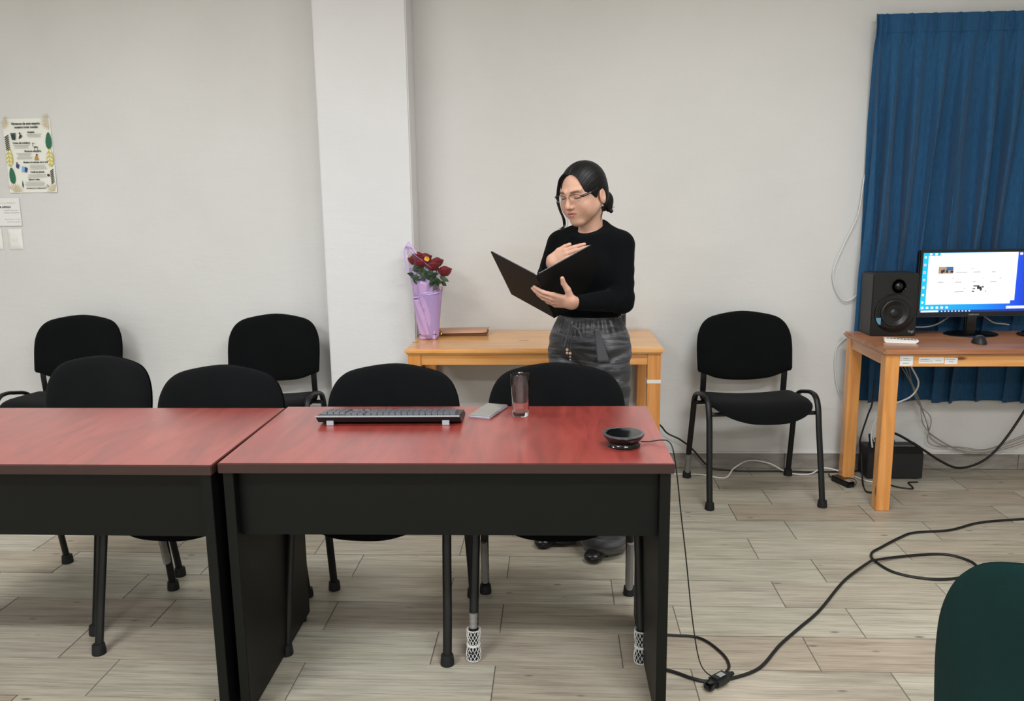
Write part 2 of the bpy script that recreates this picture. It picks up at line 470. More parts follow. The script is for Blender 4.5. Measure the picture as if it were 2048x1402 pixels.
tape_on(copies['Bc'], 0, .004, .095, M_net, 'net_sleeve')
tape_on(copies['Bc'], 0, .10, .145)
tape_on(copies['Bc'], 2, .004, .100, M_net, 'net_sleeve')
# the near chair at the lower right, seen from behind
ncx = copy_tree(chair0)
for c in ncx.children:
    if c.name.split('.')[0] in ('seat', 'backrest'):
        c.data = c.data.copy(); c.data.materials[0] = M_fabric_green
        for g in c.children:
            g.data = g.data.copy(); g.data.materials[0] = M_fabric_green
ncx.location = (1.009, 1.386, 0); ncx.rotation_euler = (0, 0, math.radians(140))
for c in list(ncx.children):
    k_ = c.name.split('.')[0]
    if k_ == 'back_upright': bpy.data.objects.remove(c)
    elif k_ == 'backrest': c.scale = (1.12, 1.0, 1.42); c.location = (0, .0, -.361)
ncx['label'] = 'dark green chair at the bottom right corner beside the coiled floor cable'

# ------------------------------------------------------------------ desks
def make_desk(W_, Dp):
    """origin floor, front-left corner; x right, y away"""
    root = thing('office_desk', '', 'desk')
    H = .75; T = .028
    b = B().box((0, 0, H-T), (W_, Dp, H), .0022)
    o = b.build('desktop', [M_desktop, M_edgeband], root, smooth=0)
    for p in o.data.polygons:
        if abs(p.normal.z) < .9: p.material_index = 1
    for x in (.008, W_-.008-.028):
        p = B().box((x, .012, .013), (x+.028, Dp-.012, H-T), .0012).build('side_panel', M_deskblack, root, smooth=0)
        for y in (.05, Dp-.05): B().lathe([(0, 0), (.013, 0), (.013, .014), (0, .014)], 14, c=(x+.014, y, 0)).build('glide', M_rubber, p)
    B().box((.036, .045, .533), (W_-.036, .061, H-T), .001).build('modesty_panel', M_deskblack, root, smooth=0)
    return root
dr = make_desk(1.2, .605)
dr.location = (-.898, 2.045, 0); dr.rotation_euler = (0, 0, .011)
tag(dr, 'cherry-topped desk with black panels carrying the keyboard, glass and phone', 'desk', 'cherry and black desks in a row')
dl = copy_tree(dr); dl.location = (-.9070-1.2, 2.028, 0); dl.rotation_euler = (0, 0, 0)
dl['label'] = 'empty cherry-topped desk with black panels at the left edge'

# ------------------------------------------------------------------ pine tables
def make_pine(W_, Dp, top_m, leg=.06, ov=.014, ovf=.012):
    root = thing('pine_table', '', 'table')
    H = .75; T = .026
    b = B()
    # rounded nose edge
    b.box((0, 0, H-T), (W_, Dp, H), .008)
    b.build('tabletop', top_m, root, smooth=40)
    for x in (ov, W_-ov-leg):
        for y in (ovf, Dp-.012-leg):
            B().box((x, y, 0), (x+leg, y+leg, H-T), .0025).build('leg', M_pine_z, root, smooth=0)
    for y in (ovf+.008, Dp-.012-.03): B().box((ov+leg, y, H-T-.052), (W_-ov-leg, y+.02, H-T), .001).build('apron', M_pine_x, root, smooth=0)
    for x in (ov+.006, W_-ov-.026): B().box((x, ovf+leg, H-T-.052), (x+.02, Dp-.012-leg, H-T), .001).build('side_apron', M_pine_y, root, smooth=0)
    return root
PB = make_pine(1.192, .56, M_pine_top); PB.location = (-.706, 3.715, 0)
tag(PB, 'honey-coloured pine table behind the woman with the bouquet on it', 'table', 'pine tables along the back wall')
tb_leg = [c for c in PB.children if c.name.split('.')[0] == 'leg'][2]
B().box((1.192-.014-.0615, .0105, .585), (1.192-.014+.0015, .0735, .602), .0005).build('tape_band', mat('white_tape', 'e6ded6', .6), tb_leg, smooth=0)
PR = make_pine(1.22, .535, M_pine_dark); PR.location = (1.438, 3.655, 0); PR.rotation_euler = (0, 0, .0)
tag(PR, 'reddish pine computer table at the right with white stickers on its apron', 'table', 'pine tables along the back wall')
ap = [c for c in PR.children if c.name.split('.')[0] == 'apron'][0]
def sticker(x0, z0, x1, z1, lines):
    o = B().box((x0, .0193, z0), (x1, .0201, z1), .0002).build('sticker', M_papercard, ap, smooth=0)
    return o
stk = B()
for x0, z0, x1, z1 in ((.073, .676, .133, .723), (.158, .6865, .266, .7135), (.270, .683, .325, .711)): sticker(x0, z0, x1, z1, 0)
for x0, x1, z in ((.090, .116, .708), (.078, .128, .699), (.088, .118, .686), (.166, .205, .702), (.162, .222, .695), (.228, .258, .697), (.276, .318, .703), (.288, .310, .694)):
    n_ = int((x1-x0)/.0042)
    for i in range(n_):
        h_ = RNG.uniform(.0022, .0042); xa = x0+i*.0042; stk.add([(xa, .0190, z), (xa+.003, .0190, z), (xa+.003, .0190, z+h_), (xa, .0190, z+h_)], [(0, 1, 2, 3)])
stk.build('sticker_print', M_greyink, ap, smooth=0, fix=False)

# ------------------------------------------------------------------ things on the desks
Zt = .7502
# keyboard (its back edge faces the camera, raised on two flip feet)
kb = thing('keyboard', 'grey and black computer keyboard on raised feet on the cherry desk', 'keyboard', (-.520, 2.492, Zt), math.radians(1.2))
KT = Matrix.Rotation(math.radians(-8.0), 4, 'X')   # near edge (y-) is higher
SX = Matrix.Diagonal((.968, 1, 1, 1))
def KM(b): b.v = [tuple((Matrix.Translation((0, 0, .0135)) @ KT @ SX) @ Vector(v)) for v in b.v]; return b
M_kb = mat('keyboard_black', '131416', .35); M_kbtop = mat('keyboard_top_dark', '26282b', .35); M_key = mat('key_grey', '54575d', .35)
b = B().prism([(-.228, -.078, .004), (-.222, -.066, -.0135), (-.222, .076, -.006), (-.228, .078, .004)], (.456, 0, 0)); KM(b).build('base', M_kb, kb, smooth=0)
b = B().box((-.2285, -.079, .0035), (.2285, .079, .0075), .0015); KM(b).build('top_frame', M_kbtop, kb)
kk = B().box((-.5, -.5, 0), (.5, .5, 1)); kk = B()
def keyshape(w_, d_):
    b = B(); h = .0075
    lo = [(-w_/2, -d_/2), (w_/2, -d_/2), (w_/2, d_/2), (-w_/2, d_/2)]
    hi = [(x*.86, y*.84) for x, y in lo]
    b.add([(x, y, 0) for x, y in lo]+[(x, y, h) for x, y in hi], [(0, 3, 2, 1), (4, 5, 6, 7), (0, 1, 5, 4), (1, 2, 6, 5), (2, 3, 7, 6), (3, 0, 4, 7)]); return b
kcache = {}
def key(x, y, w_=.0175, d_=.0175):
    kq = (round(w_, 4), round(d_, 4))
    if kq not in kcache:
        o = keyshape(w_, d_).build('key', M_key, kb, smooth=0); kcache[kq] = o
    else:
        o = kcache[kq].copy(); COL.objects.link(o)
    Mx = Matrix.Translation((0, 0, .0135)) @ KT @ Matrix.Translation((x*.968, y, .0072)); o.matrix_local = Mx; o.rotation_euler = Mx.to_euler(); o.location = Mx.translation
# numpad is at image left because the board faces away; far side (+y) is the space-bar row
u = .0192
for r_ in range(5):
    yy_ = -.043+r_*u*1.02+.008
    for c_ in range(4): key(-.213+.004+c_*u, yy_)
    if r_ in (0, 1, 4):
        for c_ in range(3): key(-.126+c_*u, yy_)
    if r_ == 3: key(-.126+u, yy_)
    x = -.063
    if r_ < 4:
        key(x+.008, yy_, .0335); x += .0335
        for c_ in range(12): key(x+c_*u, yy_)
        key(x+12*u, yy_, .022)
    else:
        for c_ in range(3): key(x+.002+c_*.024, yy_, .022)
        key(x+.128, yy_, .112)
        for c_ in range(3): key(x+.204+c_*.024, yy_, .022)
for c_ in range(15): key(-.063+c_*u*1.0, -.062, .0165, .013)
for c_ in range(3): key(-.126+c_*u, -.062, .0165, .013)
for x in (-.178, .178):
    b = B().box((x-.011, -.074, 0), (x+.011, -.068, .015), .001); b.build('flip_foot', mat('foot_silver', 'a8abb0', .4), kb, smooth=0)
b = B().box((-.2285, -.0815, .0030), (.2285, -.0785, .0080), .0005); KM(b).build('edge_trim', mat('trim_silver', 'aaaeb4', .25, metal=.7), kb, smooth=0)
B().box((-.2, .066, 0), (.2, .070, .003)).build('rubber_strip', M_rubber, kb, smooth=0)

# phone
ph = thing('smartphone', 'grey smartphone lying face up beside the glass', 'phone', (-.222, 2.578, Zt), math.radians(-17))
B().box((-.038, -.082, 0), (.038, .082, .0085), .0035).build('body', mat('phone_silver', 'b4b6c0', .3, metal=.5), ph)
B().box((-.0355, -.0795, .0082), (.0355, .0795, .0090), .0003).build('screen', mat('phone_glass', '7d7b76', .2, spec=.8), ph, smooth=0)  # screen base colour lightened to stand in for the ceiling's reflection

# glass
M_glass = mat('clear_glass', 'ffffff', .0, trans=1, ior=1.47)
gl = B().lathe([(r_g, z_g*.885) for r_g, z_g in [(0, 0), (.0235, 0), (.0258, .003), (.0268, .03), (.0285, .1), (.0302, .152), (.0293, .154), (.0282, .152), (.0266, .1), (.0248, .03), (.0222, .0175), (.012, .0150), (0, .0145)]], 48)
go = gl.build('drinking_glass', M_glass, None, smooth=60, loc=(-.117, 2.535, Zt)); tag(go, 'tall clear empty drinking glass standing on the cherry desk', 'glass')

# speakerphone
sp = thing('conference_speakerphone', 'round black conference speakerphone near the right corner of the cherry desk', 'speakerphone', (.182, 2.218, Zt), 0)
B().lathe([(0, 0), (.045, 0), (.047, .004), (.043, .008), (.042, .012), (.047, .018), (.054, .027), (.0575, .033), (.057, .036), (.051, .0365)], 48).build('body', M_blackgloss, sp, smooth=50)
B().lathe([(.0575, .034), (.0565, .0372), (.0500, .0372), (.0480, .0352), (.0, .0325)], 48).build('touch_ring', mat('black_gloss_ring', '4a4d50', .25, spec=.7), sp, smooth=40)
B().lathe([(.0478, .0352), (.03, .0358), (0, .0345)], 48).build('grille', mat('speaker_mesh', '3c3f41', .5, metal=.3), sp, smooth=50)
sk_ = B(); sk_.box((-.006, .010, .0355), (.010, .013, .0361)); sk_.box((-.048, .012, .0372), (-.044, .022, .0376)); sk_.build('mark', M_silver, sp, smooth=0)
cp = [(.050, .018, .006), (.075, .025, .004), (.105, .022, .009), (.125, .005, .010), (.136, -.012, -.012), (.148, -.018, -.09), (.160, -.018, -.19), (.177, -.018, -.32), (.20, -.005, -.50), (.225, .015, -.64), (.25, .03, -.70), (.29, .045, -.733)]
B().sweep(spline(cp, 8), .0018, n=8).build('cable', M_cable_black, sp)

# ------------------------------------------------------------------ floor cables
def cable(name, pts, r, m, label, cat='cable', per=8, group=None, n=8):
    return tag(B().sweep(spline(pts, per), r, n=n).build(name, m), label, cat, group)
FC = [(2.30, 3.60, .006), (2.056, 3.569, .006), (1.846, 3.524, .006), (1.678, 3.437, .006), (1.519, 3.407, .006), (1.435, 3.352, .006), (1.328, 3.258, .006), (1.258, 3.189, .006), (1.246, 3.118, .006), (1.283, 3.018, .006), (1.391, 2.966, .006), (1.507, 2.981, .006), (1.598, 3.047, .006), (1.617, 3.114, .006), (1.577, 3.173, .006), (1.507, 3.19, .006), (1.358, 3.158, .008), (1.235, 3.103, .016), (1.216, 3.091, .016), (1.073, 2.949, .006), (0.909, 2.715, .006), (0.806, 2.593, .006), (0.711, 2.48, .006), (0.616, 2.347, .006), (0.529, 2.291, .006), (0.481, 2.273, .012), (.44, 2.268, .006), (0.40, 2.283, .006), (0.347, 2.317, .006), (0.283, 2.345, .006)]
ec = thing('extension_cord', 'thick black extension cord looping over the floor at the right, knotted near the desk leg', 'cable')
B().sweep(spline(FC, 8), .0052, n=8).build('cord', M_cable_black, ec)
B().sweep(spline([(0.283, 2.537, .006), (0.376, 2.531, .006), (0.463, 2.515, .006), (0.515, 2.429, .006), (0.524, 2.35, .008), (0.490, 2.285, .014)], 8), .0042, n=8).build('cord_loop', M_cable_black, ec)
kn = thing('cable_plug', 'black plug and coupling lying on the floor where the cables meet', 'plug', (.478, 2.262, .0), math.radians(40))
B().box((-.036, -.020, .002), (.030, .020, .034), .009).build('body', M_blackmat, kn)
B().sweep([(.02, 0, .018), (.06, .0, .014)], [.012, .006], n=12).build('strain_relief', M_rubber, kn)
B().box((-.012, -.012, .034), (.012, .006, .0346), .0002).build('print_patch', M_greyink, kn, smooth=0)
B().box((-.062, -.016, .004), (-.034, .014, .028), .006).build('socket_end', M_blackgloss, kn)

cable('black_wall_cable', [(.20, 4.235, .40), (.36, 4.23, .34), (.52, 4.22, .262), (.573, 4.22, .208), (.639, 4.21, .176), (.705, 4.22, .122), (.80, 4.23, .02), (.89, 4.215, .008), (1.016, 4.20, .008), (1.164, 4.20, .008), (1.319, 4.19, .008), (1.479, 4.20, .008), (1.60, 4.22, .008)], .0045, M_cable_black, 'black cable sagging down the wall behind the right wall chair and along the skirting')
cable('white_floor_cable', [(.40, 4.16, .005), (.62, 4.155, .005), (.74, 4.15, .005), (.855, 4.10, .005), (.918, 4.18, .030), (1.008, 4.245, .050), (1.112, 4.24, .038), (1.191, 4.17, .012), (1.295, 4.16, .005), (1.396, 4.22, .020), (1.50, 4.15, .008), (1.56, 4.06, .005), (1.62, 4.05, .006)], .0038, M_cable_white, 'white cable waving along the skirting behind the right wall chair')
cable('white_hanging_cable', [(1.545, 4.262, 1.60), (1.520, 4.262, 1.507), (1.500, 4.262, 1.326), (1.440, 4.262, 1.179), (1.395, 4.262, 1.042), (1.418, 4.262, .942), (1.465, 4.262, .893), (1.52, 4.26, .925), (1.54, 4.25, .97)], .0032, M_cable_white, 'white cable hanging in a loop left of the blue curtain above the speaker')
cable('thin_white_cable', [(1.50, 4.265, .72), (1.465, 4.266, .691), (1.434, 4.266, .644), (1.433, 4.266, .539), (1.457, 4.266, .421), (1.50, 4.266, .36), (1.53, 4.266, .25), (1.59, 4.26, .16)], .0022, M_cable_white, 'thin white cable curving down the wall beside the rear leg of the computer table')
GB = 'grey cables sagging under the computer table'
for i, dz in enumerate((0, .02, -.012, .03)):
    j = i*.012
    cable('grey_cable', [(1.66+j*.5, 4.13, .705), (1.707+j, 4.15+.004*i, .599+dz), (1.819, 4.165+.006*i, .417-dz*.7), (1.88+j, 4.22, .259+dz), (1.961-j, 4.24, .179-dz), (2.092, 4.235, .113+dz*.6), (2.217, 4.235, .106+dz*.5), (2.38, 4.22, .167+dz), (2.5, 4.22, .22+dz)], .0022, M_cable_grey, 'thin grey cable of the bundle sagging under the computer table', group=GB)
cable('thick_black_cable', [(1.66, 4.12, .245), (1.725, 4.13, .225), (1.842, 4.13, .154), (1.947, 4.14, .085), (2.037, 4.14, .05), (2.145, 4.15, .076), (2.237, 4.16, .156), (2.339, 4.17, .32), (2.42, 4.17, .50)], .0062, M_cable_black, 'thick black cable sagging to the floor under the right half of the computer table')
cable('white_loop_cable', [(1.66, 3.98, .70), (1.703, 4.0, .609), (1.744, 4.0, .527), (1.72, 4.0, .465), (1.659, 4.0, .43), (1.60, 4.03, .40), (1.57, 4.08, .27), (1.585, 4.10, .17)], .004, M_cable_white, 'white cable looping behind the front leg of the computer table')
cable('black_drop_cable', [(1.575, 4.10, .52), (1.57, 4.10, .40), (1.555, 4.11, .33), (1.53, 4.12, .20), (1.545, 4.13, .12), (1.52, 4.02, .006), (1.50, 3.90, .006), (1.56, 3.93, .006), (1.62, 4.01, .05)], .0045, M_cable_black, 'black cable dropping from the blue curtain to the floor between the table legs')
cable('black_tail_cable', [(1.63, 4.07, .006), (1.66, 3.985, .006), (1.73, 3.95, .006), (1.745, 3.99, .006), (1.75, 4.04, .006), (1.80, 4.05, .006)], .0035, M_cable_black, 'short black cable tail lying on the floor in front of the black power supply')

# UPS
up = thing('power_supply_unit', 'black backup power box with plugs on the floor under the computer table', 'power supply', (1.705, 4.165, 0), 0)
B().prism([(-.137, -.062, .008), (-.137, -.062, .135), (-.137, -.03, .162), (-.137, .06, .162), (-.137, .062, .008)], (.274, 0, 0)).build('case', M_blackmat, up, smooth=0)
B().box((-.02, -.040, .150), (.125, -.01, .166), .004).build('top_panel', M_blackgloss, up)
for x, tz in ((-.105, .22), (-.075, .20), (.0, .212)): B().sweep([(x, 0, .160), (x+.003, .0, .185), (x-.006, .006, tz)], [.012, .011, .006], n=10).build('plug', M_rubber, up)
for x in (-.11, .11): B().box((x-.015, -.05, 0), (x+.015, .05, .009), .002).build('foot', M_rubber, up)
# adapter brick
ad = thing('power_adapter', 'small black power adapter on the floor left of the computer table', 'adapter', (1.425, 4.03, 0), math.radians(-68))
B().box((-.062, -.022, .001), (.062, .022, .030), .004).build('case', M_blackgloss, ad)
B().sweep(spline([(-.06, 0, .016), (-.085, 0, .012), (-.11, .012, .005), (-.14, .03, .005)], 6), .003, n=8).build('cord', M_cable_black, ad)
B().sweep(spline([(.06, 0, .016), (.075, .012, .02), (.04, .04, .03), (-.02, .045, .02), (-.06, .05, .006), (-.05, .09, .006)], 6), .002, n=8).build('thin_cord', M_cable_black, ad)
B().box((.02, -.012, .030), (.055, .012, .0304)).build('rating_label', M_greyink, ad, smooth=0)

# ------------------------------------------------------------------ computer table things
# studio speaker
spk = thing('desktop_speaker', 'large black box speaker beside the monitor on the computer table', 'speaker', (1.618, 4.125, Zt), 0)
B().box((-.107, -.092, 0), (.107, .062, .302), .006).build('cabinet', mat('speaker_vinyl', '2b2b2a', .5), spk)
RX = Matrix.Rotation(PI/2, 3, 'X')   # lathe axis z -> -y
b = B().box((-.1055, -.0955, .0015), (.1055, -.091, .3005), .004); b.build('front_baffle', mat('speaker_baffle', '181919', .38), spk)
fb = -.0955
wo = B().lathe([(.094, 0), (.0925, .0050), (.086, .0062), (.068, .0050)], 48, RX, (0, fb, .112)).build('woofer_surround', mat('waveguide_gloss', '0a0a0a', .15, spec=.6), spk, smooth=40)
B().lathe([(.068, .0042), (.066, .0125), (.061, .015), (.055, .0125), (.051, .0085), (.030, .0020), (.024, .0012), (.0225, .0045), (.017, .0085), (.008, .0110), (0, .0115)], 48, RX, (0, fb, .112)).build('woofer_cone', mat('woofer_rubber', '1c1d1e', .35), spk, smooth=50)
B().lathe([(.038, 0), (.0375, .003), (.034, .0035), (.026, -.004), (.0215, -.003), (.020, .004), (.012, .011), (0, .013)], 40, RX, (.013, fb, .241)).build('tweeter', M_blackgloss, spk, smooth=50)
b = B(); b.add([(-.088, fb-.0082, .090), (-.064, fb-.0082, .090), (-.064, fb-.0082, .055), (-.076, fb-.0082, .060), (-.085, fb-.0082, .076)], [(0, 1, 2, 3, 4)]); b.build('teal_sticker', mat('teal_sticker', '5b93a6', .4), spk, smooth=0, fix=False)
b = B(); b.add(*text_mesh('logi', .019, (.070, fb-.0006, .018), FACE_CAM, bold=.0002)); b.build('logo', M_greyink, spk, smooth=0, fix=False)

# monitor
mo = thing('monitor', 'widescreen monitor showing a desktop with a white window', 'monitor', (2.005, 4.075, Zt), math.radians(5))
B().box((-.285, -.012, .088), (.285, .018, .410), .006).build('bezel', M_blackgloss, mo)
B().box((-.20, .015, .14), (.20, .045, .36), .015).build('rear_housing', M_blackmat, mo)
sy = -.0125
def quad(b, x0, z0, x1, z1, y): b.add([(x0, y, z0), (x1, y, z0), (x1, y, z1), (x0, y, z1)], [(0, 1, 2, 3)])
M_scr = mat('screen_wallpaper', '000000', .3, emit='1f9be8', estr=1.0)
t = NT(M_scr); tc = t.coord((1, 1, 1)); sxyz = t.add('ShaderNodeSeparateXYZ'); t.l(tc, sxyz.inputs[0])
mr = t.add('ShaderNodeMapRange'); mr.inputs['From Min'].default_value = -.27; mr.inputs['From Max'].default_value = .27; t.l(sxyz.outputs[0], mr.inputs[0])
t.l(t.ramp(mr.outputs[0], [(0, '1ac8f2'), (.45, '129ff2'), (.85, '1c56ea'), (1, '1a30c8')]), t.b.inputs['Emission Color'])
t.b.inputs['Emission Strength'].default_value = 1.1
b = B(); quad(b, -.268, .112, .268, .398, sy); scr = b.build('screen', M_scr, mo, smooth=0, fix=False)
E_white = mat('screen_white', '000000', .4, emit='ffffff', estr=1.25); E_bar = mat('screen_taskbar', '000000', .4, emit='27469e', estr=.8)
E_grey = mat('screen_grey', '000000', .4, emit='a8a8ac', estr=.8); E_dark = mat('screen_dark', '000000', .4, emit='4a4a52', estr=.6); E_pink = mat('screen_pink', '000000', .4, emit='d987a8', estr=.9); E_tan = mat('screen_tan', '000000', .4, emit='c8a48a', estr=.9); E_blue = mat('screen_picblue', '000000', .4, emit='3f7fc0', estr=.8)
b = B(); quad(b, -.242, .150, .172, .383, sy-.0004); quad(b, -.186, .383, .192, .396, sy-.0004); quad(b, .172, .165, .192, .383, sy-.0004)
b.build('window', E_white, scr, smooth=0, fix=False)
b = B(); quad(b, -.268, .112, .268, .122, sy-.0003); b.build('taskbar', E_bar, scr, smooth=0, fix=False)
b = B(); quad(b, -.262, .113, -.175, .121, sy-.0006)
for i in range(9): quad(b, -.163+i*.017, .1145, -.156+i*.017, .1195, sy-.0006)
for i in range(7): quad(b, -.262, .372-i*.036-.0, -.252, .382-i*.036, sy-.0006)
for i in range(2): quad(b, -.238+i*.026, .386, -.226+i*.026, .396, sy-.0006)
for i in range(6): quad(b, -.262+i*.024, .130, -.250+i*.024, .140, sy-.0006)
quad(b, .200, .383, .214, .393, sy-.0006); quad(b, .155, .125, .268, .138, sy-.0006)
b.build('icons', E_white, scr, smooth=0, fix=False)
b = B()
for i in (1, 2, 3): quad(b, -.2605, .374-i*.036, -.2535, .380-i*.036, sy-.0008)
b.build('icon_marks', E_pink, scr, smooth=0, fix=False)
b = B()
for (x, z, ww) in ((-.105, .302, .055), (-.02, .302, .035), (.07, .302, .018), (-.19, .255, .028), (-.105, .255, .032), (-.02, .255, .018), (.065, .255, .033), (-.105, .208, .046), (-.03, .318, .008), (-.12, .272, .006), (.03, .272, .005), (.11, .272, .01), (-.06, .225, .006)): quad(b, x, z, x+ww, z+.003, sy-.0007)
for i in range(14): quad(b, .158+i*.007, .1295, .1615+i*.007, .1325, sy-.0008)
b.build('window_text', E_grey, scr, smooth=0, fix=False)
b = B()
for (x, z, w_, h_) in ((-.178, .300, .010, .016), (-.168, .304, .008, .014), (-.155, .302, .012, .012), (-.132, .302, .014, .010), (-.02, .208, .012, .006), (-.018, .222, .014, .004), (-.015, .234, .030, .006), (.004, .222, .022, .012), (.018, .214, .010, .014), (.028, .228, .008, .008), (.046, .208, .004, .006)): quad(b, x, z, x+w_, z+h_, sy-.0009)
b.build('thumbnail_dark', E_dark, scr, smooth=0, fix=False)
b = B(); quad(b, -.190, .298, -.118, .330, sy-.0006); b.build('thumbnail', E_tan, scr, smooth=0, fix=False)
b = B(); quad(b, -.152, .314, -.120, .330, sy-.0007); b.build('thumbnail_curtain', E_blue, scr, smooth=0, fix=False)
b = B(); b.add(*text_mesh('SAMSUNG', .010, (0, -.0126, .0955), FACE_CAM, align='CENTER', bold=.0002, spacing=1.15)); b.build('logo', M_silver, mo, smooth=0, fix=False)
B().box((-.25, -.0128, .091), (.25, -.0118, .0925)).build('bezel_line', mat('dark_blue_trim', '33405c', .3), mo, smooth=0)
B().box((-.028, .0, .012), (.028, .022, .13), .006).build('stand_neck', M_blackgloss, mo)
NB = Matrix.Diagonal((1.28, 1, 1))
B().lathe([(0, 0), (.098, 0), (.098, .004), (.085, .010), (.03, .016), (0, .016)], 48, NB).build('stand_base', M_blackgloss, mo, smooth=50)
B().sweep(spline([(-.08, .03, .10), (-.10, .04, .075), (-.15, .04, .045), (-.21, .03, .035), (-.27, .04, .035)], 6), .0035, n=8).build('cable', M_cable_grey, mo)
B().sweep(spline([(.06, .03, .10), (.09, .03, .075), (.13, .03, .050), (.17, .02, .045), (.20, .02, .04)], 6), .0035, n=8).build('cable', M_cable_grey, mo)

# mouse
ms = thing('computer_mouse', 'small black mouse in front of the monitor base', 'mouse', (1.925, 3.83, Zt), math.radians(80))
b = B()
def msf(u_, v_):
    a = u_*2*PI; r = math.sin(min(1, v_*1.0)*PI/2)
    x = .052*r*math.cos(a); y = .031*r*math.sin(a)*(1-.12*math.cos(a)); z = .036*(1-r**3.2)*(1-.22*math.cos(a)*r)
    return Vector((x, y, z+.001))
b.grid(msf, 32, 12); b.build('shell', M_blackmat, ms, smooth=60)
B().sweep([(.022, 0, .028), (.036, 0, .022)], .004, n=10).build('wheel', M_rubber, ms)
# white remote / hub
rm = thing('white_keypad', 'small white device with dark buttons on the computer table in front of the speaker', 'remote', (1.588, 3.858, Zt), math.radians(-16))
B().prism([(-.072, -.022, .004), (-.064, -.024, 0), (.060, -.024, 0), (.072, -.022, .008), (.072, -.022, .014), (-.072, -.022, .018)], (0, .046, 0)).build('body', M_white, rm, smooth=0)
for i in range(9): B().box((-.062+i*.0145, -.014, .0145-i*.0004), (-.052+i*.0145, -.004, .0195-i*.0004), .001).build('button', M_blackmat, rm, smooth=0)
# small black thing at the right image edge
sb = thing('small_black_dock', 'low black device on the computer table right of the monitor base', 'dock', (2.300, 4.02, Zt), math.radians(10))
B().box((-.09, -.05, 0), (.09, .05, .016), .006).build('body', M_blackmat, sb)
B().box((-.07, -.035, .016), (.07, .04, .022), .003).build('lid', M_blackgloss, sb)

# ------------------------------------------------------------------ curtain
M_curt = mat('blue_curtain_cloth', '1f4a78', .9, spec=.15, sheen=.1)
t = NT(M_curt); n = t.noise(t.coord((60, 60, 4)), 6, 3, .6); t.color(t.ramp(n, [(.3, '21486b'), (.7, '2e5a80')]))
a_ = t.noise(t.coord((300, 300, 20)), 4, 2, .6); b_ = t.noise(t.coord((20, 20, 300)), 4, 2, .6)
ad_ = t.add('ShaderNodeMath', operation='ADD'); t.l(a_, ad_.inputs[0]); t.l(b_, ad_.inputs[1]); t.bump(ad_.outputs[0], .4, .0008)
cu = thing('curtain', 'long blue pleated curtain hanging behind the computer table', 'curtain', (0, 0, 0))
PX0, PX1 = 1.512, 2.72; ZT, ZB = 2.262, .375
FA = [1.1, .6, 1.2, .45, 1.15, .8, 1.25, .5, 1, .7, 1.2, .6]
folds = [1.512]
xx = 1.512+.045
while xx < PX1: folds.append(xx); xx += RNG.uniform(.108, .128)
def curt(u_, v_):
    x = PX0+(PX1-PX0)*u_; z = ZT+(ZB-ZT)*v_
    # phase grows by one per pleat
    ph_ = 0
    for i in range(len(folds)-1):
        if folds[i] <= x <= folds[i+1]: ph_ = i+(x-folds[i])/(folds[i+1]-folds[i]); break
    else: ph_ = len(folds)-1
    fi = int(ph_); am = FA[fi % 12]*(1-(ph_-fi))+FA[(fi+1) % 12]*(ph_-fi)
    amp = .005+.040*am*min(1, max(0, (v_-.03)/.25))
    s_ = math.cos(2*PI*ph_+.5*math.sin(3.1*v_+ph_*1.7)*min(1, v_*2))
    s_ = math.copysign(abs(s_)**.6, s_)
    s2 = .13*math.sin(2*PI*ph_*2+1.3*ph_+2.2*v_)
    pinch = .016*math.exp(-((ph_-round(ph_))/.07)**2)*math.exp(-((v_-.035)/.05)**2)
    y = 4.214 + amp*(s_+s2*min(1, v_*3))*.9 - pinch
    xs = .033*am*min(1, v_*1.6)*math.sin(2*PI*ph_+.9)+.018*math.sin(ph_*2.3+4*v_)*v_
    zz = z + (.005*math.sin(ph_*2.1) if v_ > .97 else 0)
    kz = min(1, max(0, (z-.80)/.22)); ks = min(1, max(0, (x-1.70)/.06)); ks = max(ks, min(1, max(0, (z-1.06)/.15)))
    lo_ = 4.194-.036*kz*ks; y = 4.226+(y-4.214)*(.55+.45*kz*ks)-.012*kz*ks
    dp = ph_-round(ph_); y -= .012*math.exp(-(dp/.11)**2)*(.5+.5*math.cos(2*PI*dp/.07))*min(1, max(0, (.075-v_)/.03))
    xs -= .045*v_*min(1, max(0, (u_-.03)*8))
    return Vector((x+xs*(1 if u_ > 0 else .3), max(lo_, min(y, 4.256)), zz))
b = B(); b.grid(curt, 640, 90); co = b.build('cloth', M_curt, cu, smooth=180, fix=False)
md = co.modifiers.new('thick', 'SOLIDIFY'); md.thickness = .0025; md.offset = 1
b = B().grid(lambda u_, v_: curt(u_, v_*.045)+Vector((0, -.0022, 0)), 640, 3); b.build('heading_tape', M_curt, cu, smooth=180, fix=False)
B().box((1.53, 4.243, 2.205), (2.74, 4.262, 2.230), .003).build('curtain_rail', M_white, cu)
for x in (1.60, 2.15, 2.68): B().box((x-.012, 4.255, 2.19), (x+.012, D, 2.25), .002).build('bracket', M_white, cu)

